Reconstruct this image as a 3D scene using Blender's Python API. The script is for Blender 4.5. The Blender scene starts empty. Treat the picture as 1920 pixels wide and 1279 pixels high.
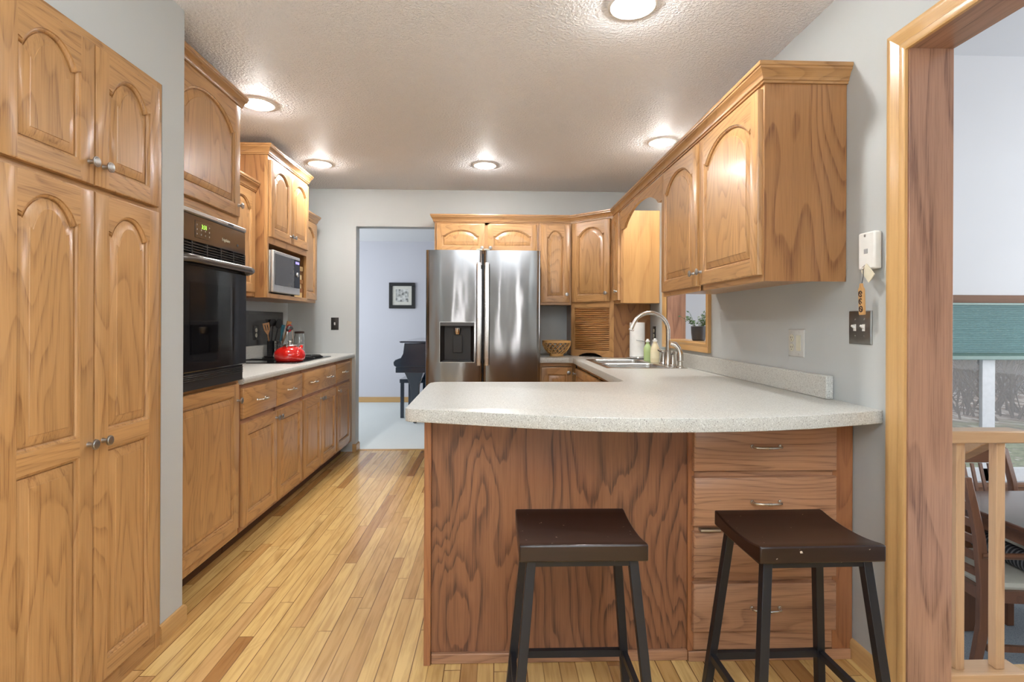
import bpy, bmesh, math, random
from mathutils import Matrix, Vector
R = random.Random(7)
S = bpy.context.scene
COL = S.collection
PI = math.pi

# ------------------------------------------------------------------ camera, world, exposure
cam = bpy.data.cameras.new('camera'); co = bpy.data.objects.new('camera', cam); COL.objects.link(co)
S.camera = co
cam.sensor_width = 36; cam.lens = 1000 * 36 / 1920
cam.shift_x = 0.0; cam.shift_y = (606 - 639.5) / 1920
cam.clip_start = .02; cam.clip_end = 200
co.matrix_world = (Matrix.Translation((0, 0, 1.20)) @ Matrix.Rotation(-.0315, 4, 'Z')
                   @ Matrix.Rotation(PI / 2, 4, 'X') @ Matrix.Rotation(.004, 4, 'Z'))
S.view_settings.view_transform = 'Standard'
S.view_settings.look = 'None'
S.view_settings.gamma = 1
S.view_settings.use_curve_mapping = False
S.view_settings.exposure = 0.0
W = bpy.data.worlds.new('world'); S.world = W; W.use_nodes = True
bg = W.node_tree.nodes['Background']
bg.inputs[0].default_value = (.86, .93, 1.0, 1); bg.inputs[1].default_value = 0.95

def area(name, loc, rot, sx, sy, power, color):
    l = bpy.data.lights.new(name, 'AREA'); l.shape = 'RECTANGLE'; l.size = sx; l.size_y = sy
    l.energy = power; l.color = color
    o = bpy.data.objects.new(name, l); COL.objects.link(o); o.location = loc; o.rotation_euler = rot
    return o
# area lights: added fills behind camera, daylight from unseen piano and dining windows
area('fill_light_left', (-3.9, -2.6, 1.4), (PI / 2, 0, -PI / 2), 2.6, 1.8, 110, (.86, .93, 1))  # fill added in place of an unseen side window
area('fill_uplight_behind', (.1, -.9, 1.75), (PI, 0, 0), 1.2, 1.0, 185, (.84, .93, 1))  # upward fill added to brighten the ceiling, no fixture there
for k, (wx, ww) in enumerate(((-.52, .09), (.66, .12), (.92, .10))):
    area('streak_strip_behind', (wx, -4.4, 1.35), (PI / 2, 0, 0), ww, 1.9, 9, (.97, .98, 1))  # unseen strips added to streak the fridge doors
area('window_daylight_piano_room', (-3.3, 6.7, 1.5), (PI / 2, 0, -PI / 2), 2.2, 1.8, 34, (.90, .95, 1))
area('window_daylight_dining', (7.4, 1.6, 1.6), (PI / 2, 0, PI / 2), 3.4, 2.2, 170, (.92, .96, 1))

# ------------------------------------------------------------------ materials
class NT:
    def __init__(s, name):
        s.m = bpy.data.materials.new(name); s.m.use_nodes = True
        s.t = s.m.node_tree; s.b = s.t.nodes['Principled BSDF']
    def n(s, typ, **kw):
        x = s.t.nodes.new(typ)
        for k, v in kw.items():
            if k.startswith('i_'): x.inputs[k[2:].replace('_', ' ')].default_value = v
            else: setattr(x, k, v)
        return x
    def l(s, a, b): s.t.links.new(a, b)
    def math(s, op, a, b=None, c=None):
        x = s.n('ShaderNodeMath', operation=op)
        for i, v in enumerate((a, b, c)):
            if v is None: continue
            if isinstance(v, (int, float)): x.inputs[i].default_value = v
            else: s.l(v, x.inputs[i])
        return x.outputs[0]
    def vmath(s, op, a, b):
        x = s.n('ShaderNodeVectorMath', operation=op)
        for i, v in enumerate((a, b)):
            if isinstance(v, tuple): x.inputs[i].default_value = v
            else: s.l(v, x.inputs[i])
        return x.outputs[0]
    def noise(s, vec, scale, detail=2, rough=.5, dist=0):
        x = s.n('ShaderNodeTexNoise'); x.inputs['Scale'].default_value = scale
        x.inputs['Detail'].default_value = detail; x.inputs['Roughness'].default_value = rough
        x.inputs['Distortion'].default_value = dist
        if vec is not None: s.l(vec, x.inputs['Vector'])
        return x.outputs['Fac']
    def ramp(s, fac, stops):
        x = s.n('ShaderNodeValToRGB'); cr = x.color_ramp
        while len(cr.elements) < len(stops): cr.elements.new(.5)
        for e, (p, c) in zip(cr.elements, stops):
            e.position = p; e.color = (*c, 1) if len(c) == 3 else c
        s.l(fac, x.inputs[0]); return x.outputs[0]
    def mix(s, fac, a, b, mode='MIX'):
        x = s.n('ShaderNodeMix', data_type='RGBA', blend_type=mode)
        for sock, v in ((x.inputs[0], fac), (x.inputs[6], a), (x.inputs[7], b)):
            if isinstance(v, (int, float)): sock.default_value = v
            elif isinstance(v, tuple): sock.default_value = (*v, 1)
            else: s.l(v, sock)
        return x.outputs[2]
    def coords(s, rnd=True):
        tc = s.n('ShaderNodeTexCoord').outputs['Object']
        if not rnd: return tc
        r = s.n('ShaderNodeObjectInfo').outputs['Random']
        cx = s.n('ShaderNodeCombineXYZ')
        s.l(s.math('MULTIPLY', r, 13.7), cx.inputs[0]); s.l(s.math('MULTIPLY', r, 29.1), cx.inputs[1])
        s.l(s.math('MULTIPLY', r, 53.3), cx.inputs[2])
        return s.vmath('ADD', tc, cx.outputs[0])
    def bump(s, h, strength, dist):
        x = s.n('ShaderNodeBump'); x.inputs['Strength'].default_value = strength
        x.inputs['Distance'].default_value = dist
        s.l(h, x.inputs['Height']); s.l(x.outputs[0], s.b.inputs['Normal'])
    def set(s, **kw):
        for k, v in kw.items():
            k = k.replace('_', ' ')
            s.b.inputs[k].default_value = (*v, 1) if isinstance(v, tuple) and len(v) == 3 else v
        return s

def srgb(r, g, b):
    f = lambda c: c / 12.92 if c <= .04045 else ((c + .055) / 1.055) ** 2.4
    return tuple(f(x / 255) for x in (r, g, b))

MC = {}
def oak(name, light, dark, axis='Z', rough=.34, rings=22, amp=.75, scale=1.0, zig=.0, vary=.16, sharp=False, st=.17):
    """oak with growth rings (contours of a stretched noise), open pores and broad tone streaks; grain runs along axis"""
    if name in MC: return MC[name]
    t = NT(name); v = t.coords()
    ax = 'XYZ'.index(axis)
    if zig:
        w = [1.0, 1.0, 1.0]; w[ax] = .05
        zz = t.noise(t.vmath('MULTIPLY', v, tuple(w)), 26, 2, .55)
        cb = t.n('ShaderNodeCombineXYZ'); t.l(t.math('MULTIPLY', t.math('SUBTRACT', zz, .5), zig), cb.inputs[ax])
        v2 = t.vmath('ADD', v, cb.outputs[0])
    else: v2 = v
    sc = [1.0, 1.0, 1.0]; sc[ax] = st
    sf = [1.0, 1.0, 1.0]; sf[ax] = .025
    p = t.vmath('MULTIPLY', v2, tuple(sc)); q = t.vmath('MULTIPLY', v, tuple(sf))
    n1 = t.noise(p, 4.2 * scale, 2, .42, .1)
    fr = t.math('FRACT', t.math('MULTIPLY', n1, float(rings)))
    if sharp: ring = t.ramp(fr, [(0, (.1, .1, .1)), (.45, (0, 0, 0)), (.72, (.45, .45, .45)), (.88, (1, 1, 1)), (.95, (.9, .9, .9)), (1, (.1, .1, .1))])
    else: ring = t.ramp(fr, [(0, (.12, .12, .12)), (.5, (0, 0, 0)), (.8, (.6, .6, .6)), (.93, (1, 1, 1)), (1, (.12, .12, .12))])
    pores = t.noise(q, 230, 3, .6)
    pf = t.ramp(pores, [(.40, (1, 1, 1)), (.54, (0, 0, 0))])
    pf2 = t.math('MULTIPLY', pf, t.math('ADD', t.math('MULTIPLY', ring, .6), .35))
    tone = t.noise(q, 14, 2, .5)
    fac = t.math('MULTIPLY', t.math('ADD', t.math('MULTIPLY', ring, .5 if sharp else .38), t.math('MULTIPLY', pf2, .6)), amp)
    fac = t.math('MINIMUM', fac, 1.0)
    tn = t.ramp(tone, [(.3, tuple([1 - vary] * 3)), (.7, (1, 1, 1))])
    base = t.mix(1.0, t.mix(fac, light, dark), tn, 'MULTIPLY')
    ob = t.n('ShaderNodeObjectInfo').outputs['Random']
    base = t.mix(1.0, base, t.ramp(ob, [(0, (.92, .90, .87)), (1, (1, 1, 1))]), 'MULTIPLY')
    t.l(base, t.b.inputs['Base Color'])
    t.set(Roughness=rough); t.b.inputs['Coat Weight'].default_value = .25; t.b.inputs['Coat Roughness'].default_value = .18
    t.bump(pf2, .06, .0006)
    MC[name] = t.m; return t.m

def plain(name, col, rough=.5, metal=0, spec=.5, coat=0, **kw):
    if name in MC: return MC[name]
    t = NT(name)
    v = t.coords(); nz = t.noise(v, kw.get('nscale', 30), 2)
    k = kw.get('nvar', .06)
    c = t.mix(1.0, col, t.ramp(nz, [(.3, (1 - k,) * 3), (.7, (1, 1, 1))]), 'MULTIPLY')
    t.l(c, t.b.inputs['Base Color']); t.set(Roughness=rough, Metallic=metal)
    t.b.inputs['Specular IOR Level'].default_value = spec
    t.b.inputs['Coat Weight'].default_value = coat
    if 'alpha' in kw: t.b.inputs['Alpha'].default_value = kw['alpha']
    if 'trans' in kw: t.b.inputs['Transmission Weight'].default_value = kw['trans']
    if 'emit' in kw:
        t.b.inputs['Emission Color'].default_value = (*kw['emit'], 1); t.b.inputs['Emission Strength'].default_value = kw['es']
    if 'bump' in kw:
        t.bump(t.noise(v, kw['bump'][0], 2), kw['bump'][1], kw['bump'][2])
    MC[name] = t.m; return t.m

OL, OD = srgb(194, 148, 96), srgb(122, 77, 42)
OAK = oak('oak_honey_vertical', OL, OD, 'Z')
OAKX = oak('oak_honey_along_x', OL, OD, 'X')
OAKY = oak('oak_honey_along_y', OL, OD, 'Y')
PLY = oak('oak_plywood_veneer', srgb(148, 98, 66), srgb(90, 54, 38), 'Z', rings=19, amp=1.1, scale=.68, zig=.20, sharp=True, rough=.42, st=.36)
PLY2 = oak('oak_side_veneer', srgb(172, 124, 78), srgb(108, 66, 40), 'Z', rings=22, amp=.8, scale=.8, zig=.05, sharp=True, st=.2)
ROAKX = oak('oak_drawer_front', srgb(186, 138, 104), srgb(120, 80, 58), 'X', rings=22, amp=.95)
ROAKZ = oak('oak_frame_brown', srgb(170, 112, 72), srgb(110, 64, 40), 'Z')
CROWNX = oak('oak_crown_x', srgb(182, 138, 90), srgb(116, 76, 44), 'X', rough=.28)
CROWNY = oak('oak_crown_y', srgb(182, 138, 90), srgb(116, 76, 44), 'Y', rough=.28)
TRIM = oak('oak_casing_golden', srgb(212, 170, 112), srgb(160, 112, 62), 'Z', rings=5, amp=.5, scale=.6, rough=.3)
TRIMX = oak('oak_casing_golden_x', srgb(212, 170, 112), srgb(160, 112, 62), 'X', rings=5, amp=.5, scale=.6, rough=.3)
TRIMY = oak('oak_casing_golden_y', srgb(212, 170, 112), srgb(160, 112, 62), 'Y', rings=5, amp=.5, scale=.6, rough=.3)
JAMB = oak('pine_jamb_brown', srgb(182, 140, 116), srgb(108, 74, 62), 'Z', rings=5, amp=.9, scale=1.4, rough=.28)
JAMBY = oak('pine_jamb_brown_y', srgb(182, 140, 116), srgb(108, 74, 62), 'Y', rings=5, amp=.9, scale=1.4, rough=.28)
RAILX = oak('oak_railing_x', srgb(216, 176, 134), srgb(172, 124, 86), 'X', rings=6, amp=.6)
RAILZ = oak('oak_railing_z', srgb(216, 176, 134), srgb(172, 124, 86), 'Z', rings=6, amp=.6)
DIN = oak('dark_oak_dining', srgb(132, 88, 62), srgb(80, 48, 34), 'Z', rings=6, amp=.6, rough=.3)
DINX = oak('dark_oak_dining_x', srgb(132, 88, 62), srgb(80, 48, 34), 'X', rings=6, amp=.6, rough=.3)
TAMB = oak('oak_tambour', srgb(190, 138, 80), srgb(118, 70, 36), 'X', rings=14, amp=.9)
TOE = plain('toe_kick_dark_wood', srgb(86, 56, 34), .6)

def wallmat(name, col, bs=220, st=.12):
    t = NT(name); v = t.coords(False)
    n = t.noise(v, bs, 3, .6); n2 = t.noise(v, 1.3, 2)
    c = t.mix(1.0, col, t.ramp(n2, [(.3, (.97,) * 3), (.7, (1, 1, 1))]), 'MULTIPLY')
    t.l(c, t.b.inputs['Base Color']); t.set(Roughness=.6); t.bump(n, st, .002); return t.m
WALL = wallmat('wall_paint_grey', srgb(184, 187, 186))
WALLW = wallmat('wall_paint_dining_white', srgb(232, 232, 234))
WALLP = wallmat('wall_paint_piano_room', srgb(214, 214, 222))
def ceilmat():
    t = NT('ceiling_orange_peel'); v = t.coords(False)
    n = t.noise(v, 75, 3, .55); h = t.ramp(n, [(.42, (0, 0, 0)), (.62, (1, 1, 1))])
    t.set(Base_Color=srgb(244, 245, 248), Roughness=.6); t.bump(h, .9, .005); return t.m
CEIL = ceilmat()

def floormat():
    t = NT('floor_maple_strips'); v = t.coords(False)
    sp = t.n('ShaderNodeSeparateXYZ'); t.l(v, sp.inputs[0])
    w, L = .0572, 1.05
    xr = t.math('DIVIDE', sp.outputs[0], w); row = t.math('FLOOR', xr)
    wn = t.n('ShaderNodeTexWhiteNoise', noise_dimensions='1D'); t.l(row, wn.inputs['W'])
    yy = t.math('ADD', t.math('DIVIDE', sp.outputs[1], L), t.math('MULTIPLY', wn.outputs['Value'], 7.3))
    pl = t.math('FLOOR', yy)
    cb = t.n('ShaderNodeCombineXYZ'); t.l(row, cb.inputs[0]); t.l(pl, cb.inputs[1])
    w2 = t.n('ShaderNodeTexWhiteNoise', noise_dimensions='3D'); t.l(cb.outputs[0], w2.inputs['Vector'])
    rnd = w2.outputs['Value']
    colr = t.ramp(rnd, [(0, srgb(160, 112, 62)), (.09, srgb(190, 146, 88)), (.3, srgb(208, 168, 104)), (.62, srgb(222, 186, 122)), (.85, srgb(214, 174, 108)), (1, srgb(198, 154, 104))])
    off = t.vmath('MULTIPLY', cb.outputs[0], (3.1, 5.7, 0))
    g = t.vmath('ADD', t.vmath('MULTIPLY', v, (1, .07, 1)), off)
    fine = t.noise(g, 55, 3, .55, .4); kn = t.noise(t.vmath('ADD', t.vmath('MULTIPLY', v, (1, .3, 1)), off), 9, 2, .5, .8)
    c = t.mix(1.0, colr, t.ramp(fine, [(.36, (.80, .76, .70)), (.56, (1, 1, 1))]), 'MULTIPLY')
    c = t.mix(1.0, c, t.ramp(kn, [(.2, (.72, .66, .6)), (.36, (1, 1, 1)), (.62, (1, 1, 1)), (.66, (.9, .88, .85)), (.7, (1, 1, 1))]), 'MULTIPLY')
    fx = t.math('FRACT', xr); fy = t.math('FRACT', yy)
    ex = t.math('MINIMUM', fx, t.math('SUBTRACT', 1.0, fx)); ey = t.math('MULTIPLY', t.math('MINIMUM', fy, t.math('SUBTRACT', 1.0, fy)), L / w)
    e = t.math('MINIMUM', ex, ey)
    gap = t.ramp(e, [(.0, (1, 1, 1)), (.022, (.85, .85, .85)), (.04, (0, 0, 0))])
    gm = t.noise(t.vmath('MULTIPLY', v, (17, .8, 1)), 1.0, 1)
    gf = t.math('MULTIPLY', gap, t.ramp(gm, [(.3, (.45,) * 3), (.6, (.95,) * 3)]))
    c = t.mix(gf, c, srgb(98, 62, 34))
    t.l(c, t.b.inputs['Base Color']); t.set(Roughness=.26)
    t.b.inputs['Coat Weight'].default_value = .3; t.b.inputs['Coat Roughness'].default_value = .12
    t.bump(t.math('SUBTRACT', 1.0, gap), .25, .001); return t.m
FLOOR = floormat()

def speck(name, base, d, l, rough=.3):
    t = NT(name); v = t.coords(False)
    a = t.noise(v, 330, 2, .6); b = t.noise(v, 240, 2, .6)
    c = t.mix(t.ramp(a, [(.56, (0, 0, 0)), (.66, (1, 1, 1))]), base, d)
    c = t.mix(t.ramp(b, [(.58, (0, 0, 0)), (.68, (1, 1, 1))]), c, l)
    t.l(c, t.b.inputs['Base Color']); t.set(Roughness=rough); return t.m
CTR = speck('laminate_speckled', srgb(196, 195, 188), srgb(128, 122, 116), srgb(226, 225, 220), .3)
CARPETD = speck('carpet_grey_blue', srgb(150, 160, 168), srgb(88, 100, 112), srgb(206, 212, 216), .95)
CARPETP = speck('carpet_pale', srgb(222, 226, 224), srgb(196, 204, 206), srgb(236, 238, 236), .95)

def steel(name, col, rough, aniso=0, wav=0, rot=0.0):
    t = NT(name); v = t.coords(False)
    br = t.noise(t.vmath('MULTIPLY', v, (2, 2, 300)), 1.0, 2)
    t.set(Base_Color=col, Metallic=1.0)
    rr = t.n('ShaderNodeMapRange'); t.l(br, rr.inputs[0]); rr.inputs[3].default_value = rough * .85; rr.inputs[4].default_value = rough * 1.15
    t.l(rr.outputs[0], t.b.inputs['Roughness'])
    if aniso:
        t.b.inputs['Anisotropic'].default_value = aniso; t.b.inputs['Anisotropic Rotation'].default_value = rot
        tg = t.n('ShaderNodeTangent', direction_type='RADIAL', axis='Z'); t.l(tg.outputs[0], t.b.inputs['Tangent'])
    if wav:
        h = t.noise(t.vmath('MULTIPLY', v, (5.5, 5.5, 1.4)), 1.0, 1.5, .4)
        t.bump(h, wav, .05)
    return t.m
STEELF = steel('stainless_brushed_door', (.25, .243, .24), .14, .5, .16, .25)
STEEL = steel('stainless_brushed', (.62, .61, .59), .26)
NICKEL = steel('nickel_satin', (.62, .6, .56), .24)
CHROME = plain('chrome', (.8, .8, .8), .1, 1)
PEWTER = plain('pewter_knob', (.42, .41, .4), .35, 1)
BLACKG = plain('black_gloss_glass', (.012, .012, .014), .06, 0, .6)
BLACKP = plain('black_plastic', (.02, .019, .019), .4)
BROWNG = plain('brown_black_gloss_panel', (.035, .02, .014), .12, 0, .6)
OVENH = plain('oven_handle_bronze', (.10, .085, .075), .25, .4)
SILV = plain('brushed_silver_strip', (.5, .49, .47), .35, 1)
WHITEP = plain('white_plastic', srgb(232, 231, 226), .35)
CREAM = plain('cream_plastic', srgb(214, 210, 190), .4)
STOOLB = plain('stool_black_metal', (.014, .014, .017), .42, .2)
def seatmat():
    t = NT('seat_dark_espresso'); v = t.coords()
    g = t.noise(t.vmath('MULTIPLY', v, (.06, 1, 1)), 90, 3)
    c = t.mix(1.0, srgb(36, 17, 11), t.ramp(g, [(.3, (.7,) * 3), (.7, (1,) * 3)]), 'MULTIPLY')
    ch = t.ramp(t.noise(v, 60, 3, .6), [(.715, (0, 0, 0)), (.73, (1, 1, 1))])
    c = t.mix(ch, c, srgb(196, 180, 160))
    t.l(c, t.b.inputs['Base Color']); t.set(Roughness=.34); t.b.inputs['Coat Weight'].default_value = .15; return t.m
SEAT = seatmat()
RED = plain('red_enamel', srgb(196, 30, 24), .12, 0, .6, .5, nvar=.02)
PIANO = plain('black_lacquer_blue_reflection', (.016, .026, .045), .1, 0, .6, .6)  # black lacquer with the blue window reflection put into its base colour
GLASS = NT('window_glass').set(Base_Color=(1, 1, 1), Roughness=0.0, Alpha=.12).m
JARG = plain('jar_glass', (.92, .95, .94), .04, trans=.9, nvar=0)
PAPER = plain('paper_white', srgb(236, 236, 232), .85)
LAMPW = plain('lamp_trim_white', srgb(236, 235, 230), .4)
BULB = plain('bulb_glowing', (1, 1, 1), .5, emit=(1, .985, .96), es=430)

# ------------------------------------------------------------------ mesh helpers
def new(): return bmesh.new()
def box(bm, x0, x1, y0, y1, z0, z1, mi=0):
    v = [bm.verts.new(p) for p in ((x0, y0, z0), (x1, y0, z0), (x1, y1, z0), (x0, y1, z0), (x0, y0, z1), (x1, y0, z1), (x1, y1, z1), (x0, y1, z1))]
    for q in ((0, 3, 2, 1), (4, 5, 6, 7), (0, 1, 5, 4), (1, 2, 6, 5), (2, 3, 7, 6), (3, 0, 4, 7)):
        f = bm.faces.new([v[i] for i in q]); f.material_index = mi
    return bm
def loft(bm, loops, mi=0, closed=True, cap=True):
    vs = [[bm.verts.new(p) for p in lp] for lp in loops]
    n = len(vs[0])
    for a, b in zip(vs, vs[1:]):
        for i in range(n if closed else n - 1):
            j = (i + 1) % n
            try: f = bm.faces.new((a[i], a[j], b[j], b[i])); f.material_index = mi
            except ValueError: pass
    if cap:
        for l in (vs[0][::-1], vs[-1]):
            if len(l) > 2:
                try: f = bm.faces.new(l); f.material_index = mi
                except ValueError: pass
    return vs
def tube(bm, pts, r, seg=10, mi=0, taper=None, cap=True, flat=1.0):
    pts = [Vector(p) for p in pts]; loops = []
    d0 = (pts[1] - pts[0]).normalized()
    u = d0.orthogonal().normalized()
    for i, p in enumerate(pts):
        d = (pts[min(i + 1, len(pts) - 1)] - pts[max(i - 1, 0)]).normalized()
        u = (u - d * u.dot(d)).normalized(); w = d.cross(u)
        rr = r[i] if isinstance(r, (list, tuple)) else r
        loops.append([p + (u * math.cos(a) + w * math.sin(a) * flat) * rr for a in [2 * PI * k / seg for k in range(seg)]])
    loft(bm, loops, mi, True, cap); return bm
def lathe(bm, prof, c=(0, 0, 0), seg=24, mi=0, M=None):
    loops = []
    for r, z in prof:
        lp = [Vector((max(r, .0002) * math.cos(2 * PI * k / seg), max(r, .0002) * math.sin(2 * PI * k / seg), z)) for k in range(seg)]
        if M: lp = [M @ p for p in lp]
        loops.append([p + Vector(c) for p in lp])
    loft(bm, loops, mi); return bm
def bar(bm, a, b, w, h, up=(0, 0, 1), mi=0, w2=None, h2=None):
    """square bar from a to b; w across, h along up"""
    a, b = Vector(a), Vector(b); d = (b - a).normalized(); up = Vector(up)
    s = d.cross(up)
    if s.length < 1e-4: up = Vector((0, 1, 0)); s = d.cross(up)
    s.normalize(); u = s.cross(d).normalized()
    w2 = w2 or w; h2 = h2 or h
    L = [[a + s * (i * w / 2) + u * (j * h / 2) for i, j in ((-1, -1), (1, -1), (1, 1), (-1, 1))],
         [b + s * (i * w2 / 2) + u * (j * h2 / 2) for i, j in ((-1, -1), (1, -1), (1, 1), (-1, 1))]]
    loft(bm, L, mi); return bm
def prism(bm, poly, f, t0, t1, mi=0):
    """poly 2-D points; f(u,v,t)->3-D"""
    loft(bm, [[f(u, v, t0) for u, v in poly], [f(u, v, t1) for u, v in poly]], mi); return bm
def sweep(bm, path, prof, z, mis=(0,), side=1):
    """path: list (x,y); prof: list (out, up). outward = right of travel * side"""
    P = [Vector(p) for p in path]; loops = []
    for i, p in enumerate(P):
        dirs = []
        if i > 0: dirs.append((P[i] - P[i - 1]).normalized())
        if i < len(P) - 1: dirs.append((P[i + 1] - P[i]).normalized())
        ns = [Vector((d.y, -d.x)) * side for d in dirs]
        n = sum(ns, Vector((0, 0))).normalized(); k = 1 / max(.3, n.dot(ns[0]))
        loops.append([(p.x + n.x * o * k, p.y + n.y * o * k, z + u) for o, u in prof])
    vs = [[bm.verts.new(q) for q in lp] for lp in loops]; n = len(prof)
    for i, (a, b) in enumerate(zip(vs, vs[1:])):
        for j in range(n):
            k = (j + 1) % n
            f = bm.faces.new((a[j], a[k], b[k], b[j])); f.material_index = mis[i % len(mis)]
    for l, m in ((vs[0][::-1], mis[0]), (vs[-1], mis[-1])):
        f = bm.faces.new(l); f.material_index = m
    return bm

WM = {}
def world(o): return WM.get(o.name, Matrix())
def put(o, parent=None, M=None):
    COL.objects.link(o); M = M or Matrix()
    if parent:
        o.parent = parent; o.matrix_basis = world(parent).inverted() @ M
    else: o.matrix_basis = M
    WM[o.name] = M; return o
def ob(name, bm, mats, parent=None, M=None, label=None, bevel=0, ang=35, seg=2):
    bmesh.ops.recalc_face_normals(bm, faces=bm.faces)
    for f in bm.faces: f.smooth = True
    ca = math.radians(ang)
    for e in bm.edges:
        e.smooth = len(e.link_faces) == 2 and e.calc_face_angle(0) < ca
    me = bpy.data.meshes.new(name); bm.to_mesh(me); bm.free()
    if not isinstance(mats, (list, tuple)): mats = [mats]
    for m in mats: me.materials.append(m)
    o = bpy.data.objects.new(name, me); put(o, parent, M)
    if bevel:
        b = o.modifiers.new('bevel', 'BEVEL'); b.width = bevel; b.segments = seg; b.limit_method = 'ANGLE'; b.angle_limit = math.radians(40)
        b.harden_normals = False
    if label: o['label'] = label
    return o
def thing(name, label, cat, loc=(0, 0, 0), group=None, rz=0):
    o = bpy.data.objects.new(name, None); o.empty_display_size = .1
    put(o, None, Matrix.Translation(loc) @ Matrix.Rotation(rz, 4, 'Z'))
    o['label'] = label; o['category'] = cat
    if group: o['group'] = group
    return o
def tag(o, label, cat, group=None):
    o['label'] = label; o['category'] = cat
    if group: o['group'] = group
    return o
def struct(name, bm, mats, **k):
    o = ob(name, bm, mats, **k); o['kind'] = 'structure'; return o
def bx(name, a, mats, parent=None, bevel=0, label=None, M=None):
    return ob(name, box(new(), *a), mats, parent, bevel=bevel, label=label, M=M)
def dup(root, M):
    """copy a thing with parts and sub-parts to world matrix M"""
    r = root.copy(); COL.objects.link(r); r.matrix_basis = M; WM[r.name] = M
    D = M @ world(root).inverted()
    def rec(src, dst):
        for ch in list(src.children):
            if ch.name not in WM: continue
            c = ch.copy(); COL.objects.link(c); c.parent = dst; WM[c.name] = D @ world(ch)
            rec(ch, c)
    rec(root, r); return r
def flat2d(name, loops, z0, z1, mats, bev=0, res=3, parent=None):
    """plate with holes (2-D curve turned to a mesh)"""
    cu = bpy.data.curves.new(name, 'CURVE'); cu.dimensions = '2D'; cu.fill_mode = 'BOTH'
    for lp in loops:
        s = cu.splines.new('POLY'); s.points.add(len(lp) - 1)
        for p, (x, y) in zip(s.points, lp): p.co = (x, y, 0, 1)
        s.use_cyclic_u = True
    cu.extrude = (z1 - z0) / 2 - bev; cu.bevel_depth = bev; cu.bevel_resolution = res; cu.offset = -bev
    t = bpy.data.objects.new('t', cu); COL.objects.link(t)
    dg = bpy.context.evaluated_depsgraph_get()
    me = bpy.data.meshes.new_from_object(t.evaluated_get(dg)); bpy.data.objects.remove(t)
    bm = new(); bm.from_mesh(me); bmesh.ops.remove_doubles(bm, verts=bm.verts, dist=1e-5)
    for v in bm.verts: v.co.z += (z0 + z1) / 2
    for f in bm.faces: f.material_index = 0
    return ob(name, bm, mats, parent)
def circ(cx, cy, r, n=32): return [(cx + r * math.cos(2 * PI * k / n), cy + r * math.sin(2 * PI * k / n)) for k in range(n)]

# orientation matrices: local front is -y, local x runs to the viewer's right
def MX(facing, x, y, z):
    a = {'S': 0, 'E': PI / 2, 'W': -PI / 2}[facing] if isinstance(facing, str) else facing
    return Matrix.Translation((x, y, z)) @ Matrix.Rotation(a, 4, 'Z')

# ------------------------------------------------------------------ cabinet doors
def arch_loop(x0, x1, z0, z1, h, d):
    X0, X1, Z0 = x0 + d, x1 - d, z0 + d
    zs = z1 - h - d; w = X1 - X0; c = (X0 + X1) / 2
    pts = [(X0, Z0), (X1, Z0)]
    if h <= 0: return pts + [(X1, z1 - d), (X0, z1 - d)]
    a = w / 2 - min(.014, w * .08); N = 22
    pts.append((X1, zs))
    for k in range(N + 1):
        t = 1 - 2 * k / N; u = abs(t)
        lip = .10 * math.exp(-((u - .97) / .06) ** 2)
        pts.append((c + t * a, zs + h * ((1 - u ** 2.3) - lip)))
    pts.append((X0, zs))
    return pts
def door_mesh(w, h, openings, st=.055, th=.02):
    """openings: (z0, z1, arch) from bottom to top"""
    bm = new(); F = -th
    e = .005
    outer = lambda d: [(d, d), (w - d, d), (w - d, h - d), (d, h - d)]
    loft(bm, [[(x, 0, z) for x, z in outer(0)], [(x, F + e, z) for x, z in outer(0)], [(x, F + e * .3, z) for x, z in outer(e * .3)], [(x, F, z) for x, z in outer(e)]], 0, True, False)
    f = bm.faces.new([bm.verts.new((x, 0, z)) for x, z in outer(0)][::-1])
    xi0, xi1 = st, w - st
    def face(pts, mi):
        f = bm.faces.new([bm.verts.new((x, F, z)) for x, z in pts]); f.material_index = mi
    face([(e, e), (xi0, e), (xi0, h - e), (e, h - e)], 0)
    face([(xi1, e), (w - e, e), (w - e, h - e), (xi1, h - e)], 0)
    zprev = e
    for z0, z1, ah in openings:
        face([(xi0, zprev), (xi1, zprev), (xi1, z0), (xi0, z0)], 1)
        zprev = z1 if ah <= 0 else None
        L = lambda d, y: [(x, y, z) for x, z in arch_loop(xi0, xi1, z0, z1, ah, d)]
        vs = loft(bm, [L(0, F), L(.0010, F + .0035), L(.0035, F + .0040), L(.0060, F + .0050), L(.0085, F + .0080), L(.0090, F + .0135), L(.0125, F + .0135), L(.0130, F + .0105), L(.022, F + .0070), L(.034, F + .0040), L(.039, F + .0032), L(.0400, F + .0015)], 0, True, False)
        f = bm.faces.new(vs[-1]); f.material_index = 0
        if ah > 0:
            lp = arch_loop(xi0, xi1, z0, z1, ah, 0)[2:]
            top = h - e
            # top rail in strips
            for (xa, za), (xb, zb) in zip(lp, lp[1:]):
                if abs(xa - xb) < 1e-6: continue
                face([(xb, zb), (xa, za), (xa, top), (xb, top)], 1)
            zprev = top
    if zprev < h - e - 1e-6: face([(xi0, zprev), (xi1, zprev), (xi1, h - e), (xi0, h - e)], 1)
    bmesh.ops.remove_doubles(bm, verts=bm.verts, dist=1e-5)
    return bm
def knob_mesh():
    M = Matrix.Rotation(PI / 2, 4, 'X')   # local +z -> -y
    bm = lathe(new(), [(.0001, 0), (.008, 0), (.0065, .006), (.006, .014), (.012, .018), (.0158, .021), (.0158, .024), (.0135, .0245), (.012, .0262), (.006, .0275), (.0001, .0278)], seg=20, M=M)
    return bm
KNOB = None
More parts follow.
